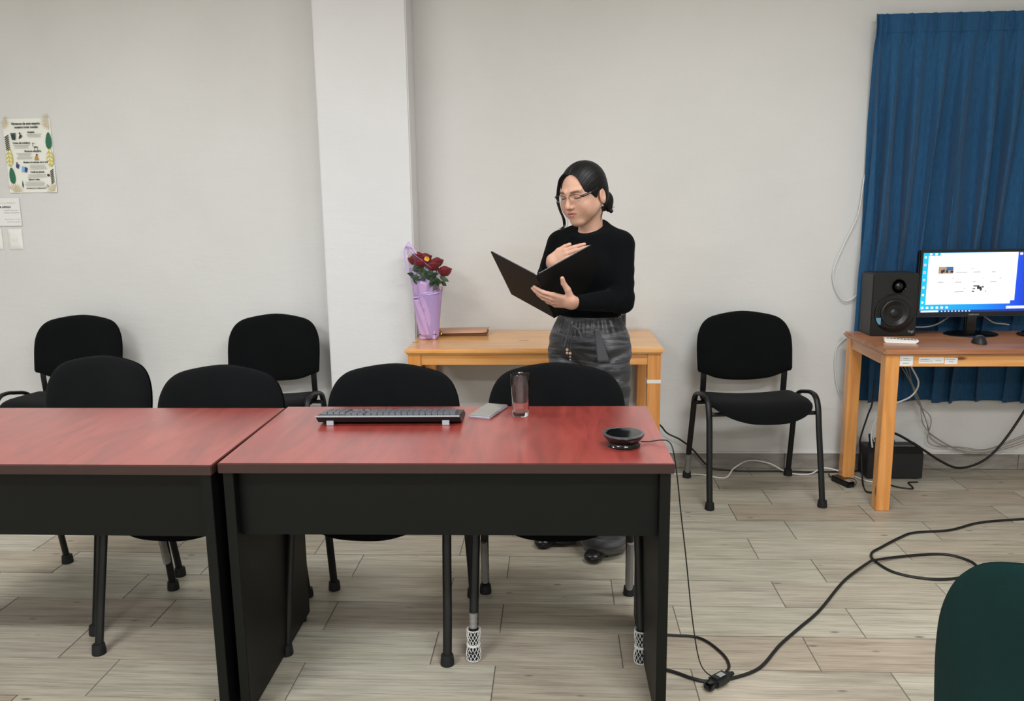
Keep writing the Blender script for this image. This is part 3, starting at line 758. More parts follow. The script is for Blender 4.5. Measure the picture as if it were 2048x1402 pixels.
# ------------------------------------------------------------------ wall prints and switches
po = thing('poster', 'paper poster with leaf borders and short Spanish notices on the left wall', 'poster', (-2.742, D-.001, 1.680))
PW, PH = .128, .188
def sheet(u_, v_):
    x = -PW+2*PW*u_; z = -PH+2*PH*v_
    return Vector((x, -.002-.005*(1-v_)**3*(.5+.5*math.cos(u_*6)), z))
b = B().grid(sheet, 10, 14); b.build('sheet', M_paper, po, smooth=180, fix=False)
yp = -.0085
def txt(parent_b, s_, size, x, z, align='CENTER', bold=0): parent_b.add(*text_mesh(s_, size, (x, yp, z), FACE_CAM, align=align, bold=bold))
b = B()
txt(b, 'Hagamos de este espacio', .0150, 0, .158, bold=.0006); txt(b, 'nuestro lugar común', .0150, 0, .140, bold=.0006)
for s_, x, z in (('Limpieza', .022, .116), ('Orden del mobiliario', -.034, .062), ('Eficiencia energética', .022, .020), ('Modera el volumen de tu voz', .030, -.036), ('Cuida las plantas', .034, -.086), ('Libre tránsito', .012, -.124)):
    txt(b, s_, .0110, x, z, bold=.0005)
txt(b, '¡Gracias por tu colaboración!', .0090, .018, -.168, bold=.0003)
b.build('lettering', M_ink, po, smooth=0, fix=False)
b = B()
def ln(x0, x1, z): b.add([(x0, yp, z), (x1, yp, z), (x1, yp, z+.0016), (x0, yp, z+.0016)], [(0, 1, 2, 3)])
for (xa, xb, z0, n_) in ((-.005, .085, .108, 3), (-.08, .01, .053, 3), (-.07, .02, .012, 5), (-.01, .09, -.048, 4), (-.025, .085, -.096, 3), (-.04, .07, -.134, 4)):
    for i in range(n_): ln(xa+RNG.uniform(0, .01), xb-RNG.uniform(0, .012), z0-i*.0068)
b.build('small_print', M_greyink, po, smooth=0, fix=False)
def leafshape(cx, cz, L_, W_, ang, n_=14):
    pts = []
    for i in range(n_):
        a = 2*PI*i/n_; x = math.cos(a)*L_/2; z = math.sin(a)*W_/2*(1-.25*math.cos(a))
        pts.append((cx+x*math.cos(ang)-z*math.sin(ang), yp+.0006, cz+x*math.sin(ang)+z*math.cos(ang)))
    return pts
def fan(cx, cz, r, a0, a1, n_, wd):
    out = []
    for i in range(n_):
        a = a0+(a1-a0)*i/(n_-1); d = (math.cos(a), math.sin(a)); nn = (-d[1], d[0])
        out.append([(cx, yp+.0004, cz), (cx+d[0]*r*.6+nn[0]*wd, yp+.0004, cz+d[1]*r*.6+nn[1]*wd), (cx+d[0]*r, yp+.0004, cz+d[1]*r), (cx+d[0]*r*.6-nn[0]*wd, yp+.0004, cz+d[1]*r*.6-nn[1]*wd)])
    return out
def polys(name, col, L_, y=None):
    b = B()
    for p in L_: b.add(p, [tuple(range(len(p)))])
    return b.build(name, mat(name+'_ink', col, .7), po, smooth=0, fix=False)
polys('gold_palm', 'b99a4e', fan(-.128, .172, .045, -1.3, .9, 8, .0013)+fan(.124, .17, .05, 1.7, 4.6, 11, .0013)+fan(-.10, -.186, .055, .2, 2.4, 10, .0013)+fan(.118, -.183, .05, 1.4, 3.1, 8, .0013))
polys('dark_leaf', '2a2d2c', [leafshape(-.110, .100-.010*i, .030, .005, .55) for i in range(8)]+[leafshape(.112, -.075-.009*i, .026, .0045, .6) for i in range(8)])
polys('green_leaf', '2f6a50', [leafshape(.112, .075, .085, .032, 1.5)]); polys('green_leaf', '2f6a50', [leafshape(-.104, -.100, .085, .032, 1.6)])
polys('yellow_leaf', 'c9bd62', [leafshape(-.108, -.005, .095, .036, 1.55)]); polys('yellow_leaf', 'c9bd62', [leafshape(.110, -.010, .095, .036, 1.55)])
for p in po.children:
    pass
b = B()
for s_ in (-1, 1):
    for i in range(4):
        for dx in (-.008, .007):
            pts = [(x, y-.0006, z) for x, y, z in leafshape(s_*.109+dx, .022-i*.02, .018, .007, .9 if dx < 0 else 2.2, 8)]
            b.add(pts, [tuple(range(len(pts)))])
b.build('leaf_holes', M_paper, po, smooth=0, fix=False)
b = B()
def pl(pts, bb=None): (bb or b).add([(x, yp, z) for x, z in pts], [tuple(range(len(pts)))])
pl([(-.083, .082), (-.064, .082), (-.061, .108), (-.086, .108)]); pl([(-.088, .110), (-.059, .110), (-.059, .115), (-.088, .115)])
pl([(-.046, .084), (-.026, .098), (-.030, .108), (-.038, .108), (-.044, .094)]); pl([(-.042, .110), (-.034, .110), (-.034, .118), (-.042, .118)])
pl([(.03, .040), (.05, .042), (.05, .046), (.03, .046)])
for x in (.031, .048): pl([(x, .022), (x+.002, .022), (x+.002, .042), (x, .042)])
pl([(.024, .046), (.026, .046), (.026, .064), (.024, .064)]); pl([(.024, .064), (.036, .060), (.036, .062), (.024, .066)])
pl([(-.056, -.150), (-.052, -.165), (-.048, -.150), (-.052, -.122)])
b.build('pictogram', mat('dark_green_ink', '24403a', .7), po, smooth=0, fix=False)
polys('mustard_figure', 'b98a35', [[(.026, yp, -.022), (.050, yp, -.022), (.044, yp, -.002), (.032, yp, -.002)]])
polys('navy_figure', '34407a', [[(-.078, yp, -.058), (-.066, yp, -.066), (-.058, yp, -.044), (-.076, yp, -.040)], [(-.034, yp, -.078), (-.024, yp, -.086), (-.016, yp, -.062), (-.030, yp, -.056)]])
polys('light_blue_figure', '7fb2d6', [[(-.050, yp, -.080), (-.034, yp, -.084), (-.030, yp, -.056), (-.046, yp, -.052)]])
polys('brown_figure', '5b2f25', [leafshape(.041, .004, .010, .010, 0, 8), leafshape(-.071, -.036, .010, .008, 0, 8), leafshape(.092, -.100, .016, .014, 0, 8)])
b = B()
for dx, dz in ((0, .006), (.006, 0), (0, -.006), (-.006, 0)): pl([(.080+dx-.0035, -.156+dz), (.080+dx, -.156+dz+.0035), (.080+dx+.0035, -.156+dz), (.080+dx, -.156+dz-.0035)], b)
b.build('emblem', M_greyink, po, smooth=0, fix=False)

cd_ = thing('notice_card', 'white notice card above the light switch at the left edge', 'card', (-2.905, D-.001, 1.392))
b = B().box((-.085, -.006, -.073), (.078, -.002, .073), .003); b.build('sheet', M_papercard, cd_, smooth=0)
yq = -.0066
b = B(); b.add(*text_mesh('SOLO LA PRENDO,', .0125, (.060, yq, .043), FACE_CAM, align='RIGHT')); b.build('gold_lettering', mat('gold_ink', 'c9bd86', .7), cd_, smooth=0, fix=False)
b = B(); b.add(*text_mesh('LA APAGO', .0140, (.030, yq, .022), FACE_CAM, align='RIGHT', bold=.0006)); b.build('lettering', M_ink, cd_, smooth=0, fix=False)
b = B(); b.add(*text_mesh('necesito la luz, sólo', .0095, (.066, yq, .006), FACE_CAM, align='RIGHT')); b.add(*text_mesh('necesito, me acuerdo', .0095, (.070, yq, -.006), FACE_CAM, align='RIGHT'))
b.add(*text_mesh('aprovecho el día', .0095, (.072, yq, -.040), FACE_CAM, align='RIGHT', spacing=1.25)); b.add(*text_mesh('ahorro energía', .0095, (.073, yq, -.053), FACE_CAM, align='RIGHT', spacing=1.25))
b.build('small_lettering', M_greyink, cd_, smooth=0, fix=False)
def switch(x, lab):
    s_ = thing('light_switch', lab, 'switch', (x, D, 1.249))
    def pf(u_, v_):
        xx_ = -.0385+.077*u_; zz_ = -.055+.11*v_; e = min(u_, 1-u_, v_, 1-v_)
        return Vector((xx_, -.002-.0085*min(1, e/.22)**.6, zz_))
    B().grid(pf, 18, 22).build('plate', M_white, s_, smooth=60, fix=False)
    B().box((-.013, -.0125, -.010), (.013, -.010, .010), .001).build('switch_frame', M_papercard, s_, smooth=0)
    B().box((-.0105, -.0150, -.008), (.001, -.012, .008), .001, rot=Euler((.2, 0, 0))).build('rocker', M_white, s_, smooth=0)
    return s_
switch(-2.874, 'white plastic light switch below the notice card')
s2 = switch(-2.985, 'white wall plate cut by the left edge beside the light switch')

# ------------------------------------------------------------------ things on the pine table behind
# clutch
cl = thing('clutch_purse', 'brown leather clutch with gold knot clasp lying by the bouquet', 'purse', (-.478, 4.135, Zt), math.radians(-2))
M_leather = mat('tan_leather', 'b98f73', .45); M_leather2 = mat('brown_leather', '7f543d', .5)
B().box((-.125, -.055, .001), (.125, .055, .016), .006).build('body', M_leather2, cl)
b = B()
def flap(u_, v_):
    x = -.127+.254*u_; r = min(1, min(u_, 1-u_)/.1)
    y = .056-.118*v_*(.82+.18*r); z = .022+.003*math.sin(v_*PI)+.004*u_ if v_ < .9 else .022-(v_-.9)*.10+.003*.3+.004*u_
    return Vector((x, y, z))
b.grid(flap, 24, 14); fo = b.build('flap', M_leather, cl, smooth=60, fix=False); md = fo.modifiers.new('t', 'SOLIDIFY'); md.thickness = .003
B().box((-.128, -.058, .014), (.126, .05, .0195), .002).build('inner_fold', M_leather2, cl)
b = B()
for i in range(3):
    a = i*2.1; b.sweep(spline([(-.115+.014*math.cos(a+q*PI/3)*(1+.3*(q % 2)), -.062-.004*(q % 2), .020+.013*math.sin(a+q*PI/3)) for q in range(6)], 4, closed=True), .0032, n=6, closed=True)
b.build('clasp', M_gold, cl)

# bouquet
bq = thing('rose_bouquet', 'bouquet of red roses in lilac wrapping standing on the pine table by the column', 'bouquet', (-.632, 4.00, Zt), 0)
M_wrap = mat('lilac_cellophane', 'bda3d8', .25, trans=.25, spec=.6); M_wrap2 = mat('pink_lilac_wrap', 'd2aedd', .3, trans=.2, spec=.6)
M_clear = mat('clear_wrap_lilac_edge', 'e6dcf0', .12, trans=.9, alpha=.35)
M_edge = mat('lilac_edge_band', 'c9a9e0', .35)
def wrapf(u_, v_, ph_=0, R0=.038, R1=.088, H=.40, grow=0, SLP=.045, z0=0):
    a = u_*2*PI+ph_
    # flattened cone whose top is cut obliquely: high at -x, low at +x
    top = H + SLP*(-math.cos(a))
    z = z0*top+(1-z0)*v_*top
    tt = (z/.40)**.85; r = R0+(R1-R0)*tt+grow
    cr = .004*math.sin(7*a+5*v_)*v_+.0035*math.sin(11*a-9*v_)
    x = (r+cr)*math.cos(a); y = (r*.72+cr)*math.sin(a)
    lean = -.004*tt
    return Vector((x+lean, y, z+.002))
M_w = B().grid(lambda u_, v_: wrapf(u_, v_, 0, .040, .084, .305), 72, 40).build('wrapping', M_wrap, bq, smooth=30, fix=False)
md = M_w.modifiers.new('t', 'SOLIDIFY'); md.thickness = .0008
cf = B().grid(lambda u_, v_: wrapf(u_, v_, 0, .040, .084, .385, .001, .070, .6), 72, 16).build('clear_film', M_clear, bq, smooth=30, fix=False)
rim = [wrapf(i/36, 1, 0, .040, .084, .385, .0025, .070) for i in range(36)]
B().sweep([p+Vector((0, 0, -.004)) for p in rim], .0010, .0065, 8, up=(0, 0, 1), closed=True).build('edge_band', M_edge, bq)
# overlapping folded sheets at the front
def foldsheet(P, name, m, off=.003):
    """P: 4 corner params (angle, height) -> sheet lying over the cone"""
    def fn(u_, v_):
        a = (P[0][0]*(1-u_)+P[1][0]*u_)*(1-v_)+(P[3][0]*(1-u_)+P[2][0]*u_)*v_
        z = (P[0][1]*(1-u_)+P[1][1]*u_)*(1-v_)+(P[3][1]*(1-u_)+P[2][1]*u_)*v_
        r = .040+.044*(max(0, z)/.40)**.85+off+.0025*math.sin(9*u_+4*v_)
        return Vector((r*math.cos(a)-.004*(max(0, z)/.4), r*.72*math.sin(a), z))
    b = B().grid(fn, 14, 18); o = b.build(name, m, bq, smooth=40, fix=False)
    md = o.modifiers.new('t', 'SOLIDIFY'); md.thickness = .0008; return o
A0 = -PI/2
foldsheet([(A0-1.5, .01), (A0+.2, .01), (A0+1.3, .27), (A0-1.5, .31)], 'folded_sheet', M_wrap2, .003)
foldsheet([(A0-.2, .005), (A0+1.5, .01), (A0+1.6, .26), (A0-.9, .23)], 'folded_sheet', M_wrap, .006)
foldsheet([(A0-1.4, .20), (A0+1.1, .235), (A0+1.2, .243), (A0-1.4, .208)], 'edge_band', M_edge, .009)
foldsheet([(A0-.9, .02), (A0+.2, .02), (A0-.5, .20), (A0-1.3, .20)], 'folded_sheet', M_wrap2, .009)
# tall clear point on the left with lilac rims
b = B(); P_ = [(-.100, .0, .36), (-.108, .01, .43), (-.088, .015, .475), (-.075, .01, .455), (-.02, 0, .38), (.03, -.01, .345)]
b.add([Vector(p) for p in P_], [(0, 1, 2, 3), (0, 3, 4), (0, 4, 5)]); o = b.build('clear_film', M_clear, bq, smooth=0, fix=False)
for pp in ([(-.098, -.002, .33), (-.110, .01, .43), (-.088, .015, .478)], [(-.088, .015, .478), (-.075, .012, .455), (-.02, 0, .382), (.035, -.012, .345)], [(-.084, .01, .45), (-.092, .012, .44), (-.094, .008, .42)]):
    B().sweep(spline(pp, 6), .0007, .0038, 8, up=(0, 1, 0)).build('edge_band', M_edge, bq)
B().box((-.044, -.030, .0), (.040, .028, .052), .006).build('foot_fold', M_wrap2, bq)
B().box((-.0445, -.0315, .026), (.0405, .029, .030), .001).build('tie', mat('dark_tie', '5a3a58', .5), bq)
# roses
M_rose = mat('red_rose_petal', '6d0d1a', .65, sheen=.1)
def rose(name, c, R, seed):
    rs = random.Random(seed); b = B()
    for layer in range(5):
        n_ = (3, 4, 5, 5, 6)[layer]; rr = R*(.22+.19*layer); hh = R*(1.15-.12*layer)
        for i in range(n_):
            a0 = 2*PI*i/n_+layer*.7+rs.uniform(-.2, .2); wd = 2*PI/n_*.72
            def pf(u_, v_):
                a = a0+(u_-.5)*2*wd*(.55+.45*math.sin(min(1, v_*1.2)*PI/2))
                open_ = .45+.55*math.sin(min(1, v_*1.35)*PI/2); r = rr*open_*(1+.05*layer*max(0, v_-.75)*2.0)+R*.05*math.sin(u_*PI)
                z = -R*.85+(hh*.80+R*.85)*v_-R*.16*((u_-.5)*2)**2*v_+ (-R*.05*layer*max(0, v_-.82)*3)
                return Vector((c[0]+r*math.cos(a), c[1]+r*math.sin(a), c[2]+z*.85))
            b.grid(pf, 7, 6)
    o = b.build(name, M_rose, bq, smooth=60, fix=False); md = o.modifiers.new('t', 'SOLIDIFY'); md.thickness = .0012
    return o
RS = [(x_, y_, z_-.014, r_) for x_, y_, z_, r_ in [(-.058, -.020, .405, .030), (-.022, -.036, .392, .032), (-.010, .018, .412, .031), (.032, -.030, .378, .034), (.048, .014, .392, .030), (.088, -.018, .350, .033), (-.046, .024, .420, .028)]]
M_stem = mat('green_stem', '39512c', .6); M_leaf = mat('rose_leaf', '2d4427', .5)
for i, (x, y, z, R_) in enumerate(RS):
    ro_ = rose('rose', (x, y, z), R_, i)
    B().sweep([(x, y, z-R_*.5), (x*.6, y*.6, z*.6), (x*.2, y*.3, .05)], .0028, n=6).build('stem', M_stem, ro_)
    b = B()
    for q in range(5):
        a = q*1.257; b.add([(x, y, z-R_*.75), (x+R_*.7*math.cos(a-.25), y+R_*.7*math.sin(a-.25), z-R_*.45), (x+R_*1.05*math.cos(a), y+R_*1.05*math.sin(a), z-R_*.25), (x+R_*.7*math.cos(a+.25), y+R_*.7*math.sin(a+.25), z-R_*.45)], [(0, 1, 2, 3)])
    b.build('sepals', M_leaf, ro_, smooth=0, fix=False)
def leaf3(c, d, L_, W_, nrm):
    d = Vector(d).normalized(); s_ = d.cross(Vector(nrm)).normalized(); nn = s_.cross(d)
    vs = []; c = Vector(c)
    for i in range(6):
        tt = i/5; w_ = W_*math.sin(PI*min(1, tt*.96+.02))**.8
        for q in (-1, 0, 1): vs.append(c+d*L_*tt+s_*w_*q*.5+nn*(.004*(abs(q))-L_*.2*tt*tt))
    fs = [(i*3+q, i*3+q+1, i*3+q+4, i*3+q+3) for i in range(5) for q in (0, 1)]
    return vs, fs
rl = random.Random(5)
for i in range(36):
    tt = i/35; c = (-.062+.130*tt+rl.uniform(-.01, .01), -.038+rl.uniform(-.010, .02), .350-.055*tt+rl.uniform(-.035, .015))
    b = B(); b.add(*leaf3(c, (rl.uniform(-1, 1), rl.uniform(-.9, -.1), rl.uniform(-.9, .5)), rl.uniform(.032, .052), .022, (0, -1, .4))); b.build('leaf', M_leaf, bq, smooth=60, fix=False)
B().sweep(spline([(.004+.006*math.cos(q*.9)+.003*q*.3, -.050-.004*q*.1, .398+.007*math.sin(q*.9)) for q in range(10)], 4), .0008, .006, 6, up=(0, 1, 0)).build('gold_ribbon', mat('gold_ribbon', 'e0a21c', .3, spec=.7), bq)
b = B().sweep([(.068, -.055, .285), (.072, -.055, .270), (.070, -.050, .25)], [.004, .010, .004], n=10); b.build('pale_bud', mat('pale_bud', 'cfa6b0', .6), bq)

# black device behind the woman
bx = thing('black_device', 'dark upright box on the pine table peeking out right behind the woman', 'box', (.27, 4.17, Zt), math.radians(4))
B().box((-.075, -.02, 0), (.075, .02, .108), .003).build('case', mat('dark_card', '2c2e30', .6), bx)
for i in range(7): B().box((.052, -.0212, .022+i*.010), (.067, -.0198, .026+i*.010)).build('vent_slot', M_blackgloss, bx, smooth=0)
B().lathe([(0, 0), (.005, 0), (.005, .0012), (0, .0012)], 12, RX, (.048, -.0200, .096)).build('white_dot', M_white, bx)

for o in bpy.data.objects:
    if o.parent and o.name.split('.')[0] in ('lettering', 'small_print', 'small_lettering', 'gold_lettering', 'sticker_print', 'gold_palm', 'dark_leaf', 'leaf_holes', 'pictogram', 'navy_figure', 'brown_figure', 'emblem', 'logo', 'icons', 'icon_marks', 'window_text', 'thumbnail_dark', 'mark', 'sepals'): o['kind'] = 'stuff'

# ================================================================== the woman
def _a(p): return np.array(p, np.float32)
def sd_ell(P, c, r, R=None):
    q = P-_a(c)
    if R is not None: q = q @ R          # columns of R = local axes
    r = _a(r); k0 = np.linalg.norm(q/r, axis=1); k1 = np.linalg.norm(q/(r*r), axis=1)
    return k0*(k0-1)/np.maximum(k1, 1e-6)
def sd_cone(P, a, b, ra, rb):
    a = _a(a); b = _a(b); ba = b-a; t_ = np.clip((P-a)@ba/max(float(ba@ba), 1e-9), 0, 1)
    return np.linalg.norm(P-a-t_[:, None]*ba, axis=1)-(ra+(rb-ra)*t_)
def sd_econe(P, a, b, ra, rb, side, flat):
    """capsule flattened along 'side'^perp : section radius r along side, r*flat across"""
    a = _a(a); b = _a(b); s = _a(side); ba = b-a; L2 = float(ba@ba); t_ = np.clip((P-a)@ba/L2, 0, 1)
    q = P-a-t_[:, None]*ba; ax = ba/np.sqrt(L2); s = s-ax*float(s@ax); s /= np.linalg.norm(s); n = np.cross(ax, s)
    d = np.sqrt((q@s)**2+((q@n)/flat)**2+(q@ax)**2); r = ra+(rb-ra)*t_
    return (d-r)*flat**.5
def smin(a, b, k):
    h = np.clip(.5+.5*(b-a)/k, 0, 1); return b+(a-b)*h-k*h*(1-h)
def smax(a, b, k): return -smin(-a, -b, k)

def surface_nets(f, lo, hi, h, coarse=4):
    lo = np.array(lo, float); n = np.ceil((np.array(hi)-lo)/h/coarse).astype(int)*coarse+1
    nc = (n-1)//coarse+1; H = h*coarse
    g = np.stack(np.meshgrid(*[lo[i]+H*np.arange(nc[i]) for i in range(3)], indexing='ij'), -1).reshape(-1, 3).astype(np.float32)
    dc = f(g).reshape(nc)
    cellmin = np.full(nc-1, 1e9)
    for i in (0, 1):
        for j in (0, 1):
            for k_ in (0, 1): cellmin = np.minimum(cellmin, np.abs(dc[i:nc[0]-1+i, j:nc[1]-1+j, k_:nc[2]-1+k_]))
    act = cellmin < H*1.9
    V = np.repeat(np.repeat(np.repeat(dc[:-1, :-1, :-1], coarse, 0), coarse, 1), coarse, 2)
    full = np.full(n, 1.0, np.float32); full[:-1, :-1, :-1] = V
    m = np.zeros(n, bool); mm = np.repeat(np.repeat(np.repeat(act, coarse, 0), coarse, 1), coarse, 2)
    m[:-1, :-1, :-1] = mm; m2 = m.copy()
    m2[1:] |= m[:-1]; m2[:, 1:] |= m[:, :-1]; m2[:, :, 1:] |= m[:, :, :-1]; m2[1:, 1:] |= m[:-1, :-1]; m2[1:, 1:, 1:] |= m[:-1, :-1, :-1]
    idx = np.argwhere(m2); pts = (lo+idx*h).astype(np.float32)
    out = np.empty(len(pts), np.float32)
    for s in range(0, len(pts), 400000): out[s:s+400000] = f(pts[s:s+400000])
    full[m2] = out
    D_ = full; S = D_ < 0
    cs = [S[i:n[0]-1+i, j:n[1]-1+j, k_:n[2]-1+k_] for i in (0, 1) for j in (0, 1) for k_ in (0, 1)]
    sm = sum(c.astype(np.int8) for c in cs); A = (sm > 0) & (sm < 8)
    ci = np.argwhere(A); vid = np.full(A.shape, -1, np.int64); vid[A] = np.arange(len(ci))
    acc = np.zeros((len(ci), 3)); cnt = np.zeros(len(ci))
    for ax in range(3):
        o = [i for i in range(3) if i != ax]
        for a_ in (0, 1):
            for b_ in (0, 1):
                p0 = ci.copy(); p0[:, o[0]] += a_; p0[:, o[1]] += b_; p1 = p0.copy(); p1[:, ax] += 1
                d0 = D_[p0[:, 0], p0[:, 1], p0[:, 2]]; d1 = D_[p1[:, 0], p1[:, 1], p1[:, 2]]
                c = (d0 < 0) != (d1 < 0); t_ = np.where(c, d0/np.where(c, d0-d1, 1), 0)
                q = p0.astype(float); q[:, ax] += t_; acc[c] += q[c]; cnt[c] += 1
    verts = lo+(acc/np.maximum(cnt, 1)[:, None])*h
    faces = []
    for ax in range(3):
        o = [i for i in range(3) if i != ax]
        sl0 = [slice(None)]*3; sl1 = [slice(None)]*3; sl0[ax] = slice(0, -1); sl1[ax] = slice(1, None)
        for q in o: sl0[q] = slice(1, -1); sl1[q] = slice(1, -1)
        E0 = S[tuple(sl0)]; E1 = S[tuple(sl1)]; X = np.argwhere(E0 != E1)
        if len(X) == 0: continue
        base = X.copy(); base[:, o[0]] += 1; base[:, o[1]] += 1
        ins = E0[X[:, 0], X[:, 1], X[:, 2]]
        def gid(da, db):
            q = base.copy(); q[:, o[0]] -= da; q[:, o[1]] -= db; return vid[q[:, 0], q[:, 1], q[:, 2]]
        a_, b_, c_, d_ = gid(0, 0), gid(1, 0), gid(1, 1), gid(0, 1)
        Q = np.stack([a_, b_, c_, d_], 1); flip = ins if ax != 1 else ~ins
        Q[~flip] = Q[~flip][:, ::-1]; Q = Q[(Q >= 0).all(1)]; faces.append(Q)
    return verts, np.concatenate(faces)

def np_object(name, parts, mats, parent, attr=None):
    """parts: list of (verts, quads, matindex)"""
    vs = np.concatenate([p[0] for p in parts]); fs = []; mi = []; o = 0
    for v_, f_, k_ in parts: fs.append(f_+o); mi.append(np.full(len(f_), k_)); o += len(v_)
    fs = np.concatenate(fs); mi = np.concatenate(mi).astype(np.int32)
    me = bpy.data.meshes.new(name); me.vertices.add(len(vs)); me.vertices.foreach_set('co', vs.astype(np.float32).ravel())
    me.loops.add(len(fs)*4); me.loops.foreach_set('vertex_index', fs.astype(np.int32).ravel())
    me.polygons.add(len(fs)); me.polygons.foreach_set('loop_start', np.arange(0, len(fs)*4, 4, dtype=np.int32))
    for m in mats: me.materials.append(m)
    me.polygons.foreach_set('material_index', mi); me.update(calc_edges=True); me.validate()
    me.shade_smooth()
    if attr is not None:
        ca = me.color_attributes.new('tint', 'FLOAT_COLOR', 'POINT'); ca.data.foreach_set('color', np.concatenate([attr, np.ones((len(attr), 1))], 1).astype(np.float32).ravel())
    o = bpy.data.objects.new(name, me); COL.objects.link(o); o.parent = parent
    return o

# body frame: x = her left, y = forward, z = up
PYAW = math.radians(34)
PX, PY = .128, 3.30
fwd = np.array([-math.sin(PYAW), -math.cos(PYAW), 0.]); lft = np.array([math.cos(PYAW), -math.sin(PYAW), 0.])
BM = np.stack([lft, fwd, [0, 0, 1]], 1)           # columns; note left-handed -> handled by using world coordinates throughout
O_ = np.array([PX, PY, 0.])
def W(x, y, z): return O_+BM@np.array([x, y, z])
def toB(P): return (P-O_.astype(np.float32))@BM.astype(np.float32)
# head frame
HC = np.array([.100, 3.262, 1.440])
HY, HP = math.radians(37), math.radians(14)
hf = np.array([-math.sin(HY)*math.cos(HP), -math.cos(HY)*math.cos(HP), -math.sin(HP)])
hl = np.array([math.cos(HY), -math.sin(HY), 0.]); hu = np.cross(hf, hl); hu = hu if hu[2] > 0 else -hu
# slight roll
HR = math.radians(3); hl, hu = hl*math.cos(HR)+hu*math.sin(HR), hu*math.cos(HR)-hl*math.sin(HR)
HM = np.stack([hl, hf, hu], 1)
def H(x, y, z): return HC+HM@np.array([x, y, z])
def toH(P): return (P-HC.astype(np.float32))@HM.astype(np.float32)

def head_sdf(P):
    q = toH(P)
    d = sd_ell(q, (0, -.018, .035), (.073, .094, .083))
    d = smin(d, sd_ell(q, (0, .028, -.014), (.061, .064, .086)), .03)
    for s in (-1, 1):
        d = smin(d, sd_cone(q, (.052*s, -.008, -.048), (.014*s, .060, -.088), .017, .016), .028)
        d = smin(d, sd_ell(q, (.037*s, .060, -.024), (.024, .022, .024)), .022)
        d = smin(d, sd_ell(q, (.040*s, .040, -.046), (.022, .030, .028)), .024)
        d = smin(d, sd_cone(q, (.012*s, .087, .028), (.040*s, .073, .029), .009, .008), .014)
    d = smin(d, sd_ell(q, (0, .066, -.087), (.019, .019, .016)), .018)
    d = smin(d, sd_ell(q, (0, .074, -.053), (.026, .020, .022)), .018)
    for s in (-1, 1):   # eye sockets, then lids over eyeballs
        d = smax(d, -sd_ell(q, (.0315*s, .094, .014), (.019, .013, .012)), .010)
        d = smin(d, sd_ell(q, (.0315*s, .0765, .011), (.0140, .0125, .0120)), .003)
        # crease above the lid, lash line below
        d = smax(d, -sd_cone(q, (.021*s, .0905, .0205), (.044*s, .0815, .0190), .0014, .0012), .0025)
        d = smax(d, -sd_cone(q, (.021*s, .0885, .0045), (.044*s, .0795, .0050), .0011, .0010), .0022)
    d = smin(d, sd_cone(q, (0, .086, .021), (0, .105, -.017), .0068, .0095), .010)
    d = smin(d, sd_ell(q, (0, .107, -.024), (.0105, .0110, .0092)), .007)
    for s in (-1, 1):
        d = smin(d, sd_ell(q, (.0122*s, .097, -.0275), (.0070, .0090, .0072)), .005)
        d = smax(d, -sd_ell(q, (.0065*s, .1030, -.0345), (.0035, .0045, .0030)), .003)
    # mouth, slightly open
    for s in (-1, 1):
        d = smin(d, sd_cone(q, (.003*s, .0965, -.0475), (.021*s, .0845, -.0515), .0048, .0022), .004)
        d = smin(d, sd_cone(q, (.002*s, .0950, -.0595), (.018*s, .0845, -.0545), .0056, .0024), .004)
    d = smax(d, -sd_cone(q, (-.014, .0965, -.0532), (.014, .0965, -.0532), .0016, .0016), .0025)
    # ears
    for s in (-1, 1):
        e = sd_ell(q, (.0765*s, -.020, -.016), (.0085, .0175, .030))
        e = smax(e, -sd_ell(q, (.0865*s, -.017, -.009), (.0085, .0105, .0200)), .004)
        d = smin(d, e, .006)
    return d
NECK0, NECK1 = H(0, -.030, -.055), W(0, -.012, 1.27)
def neck_sdf(P):
    return sd_cone(P, NECK0, NECK1, .046, .050)

# limbs (world coordinates)
SL, SR = W(.137, -.010, 1.244), W(-.150, -.010, 1.244)
EL = np.array([.244, 3.17, 1.040]); WL = np.array([.067, 3.045, 1.043])
ER = np.array([-.050, 3.33, 1.070]); WR = np.array([-.030, 3.150, 1.182])

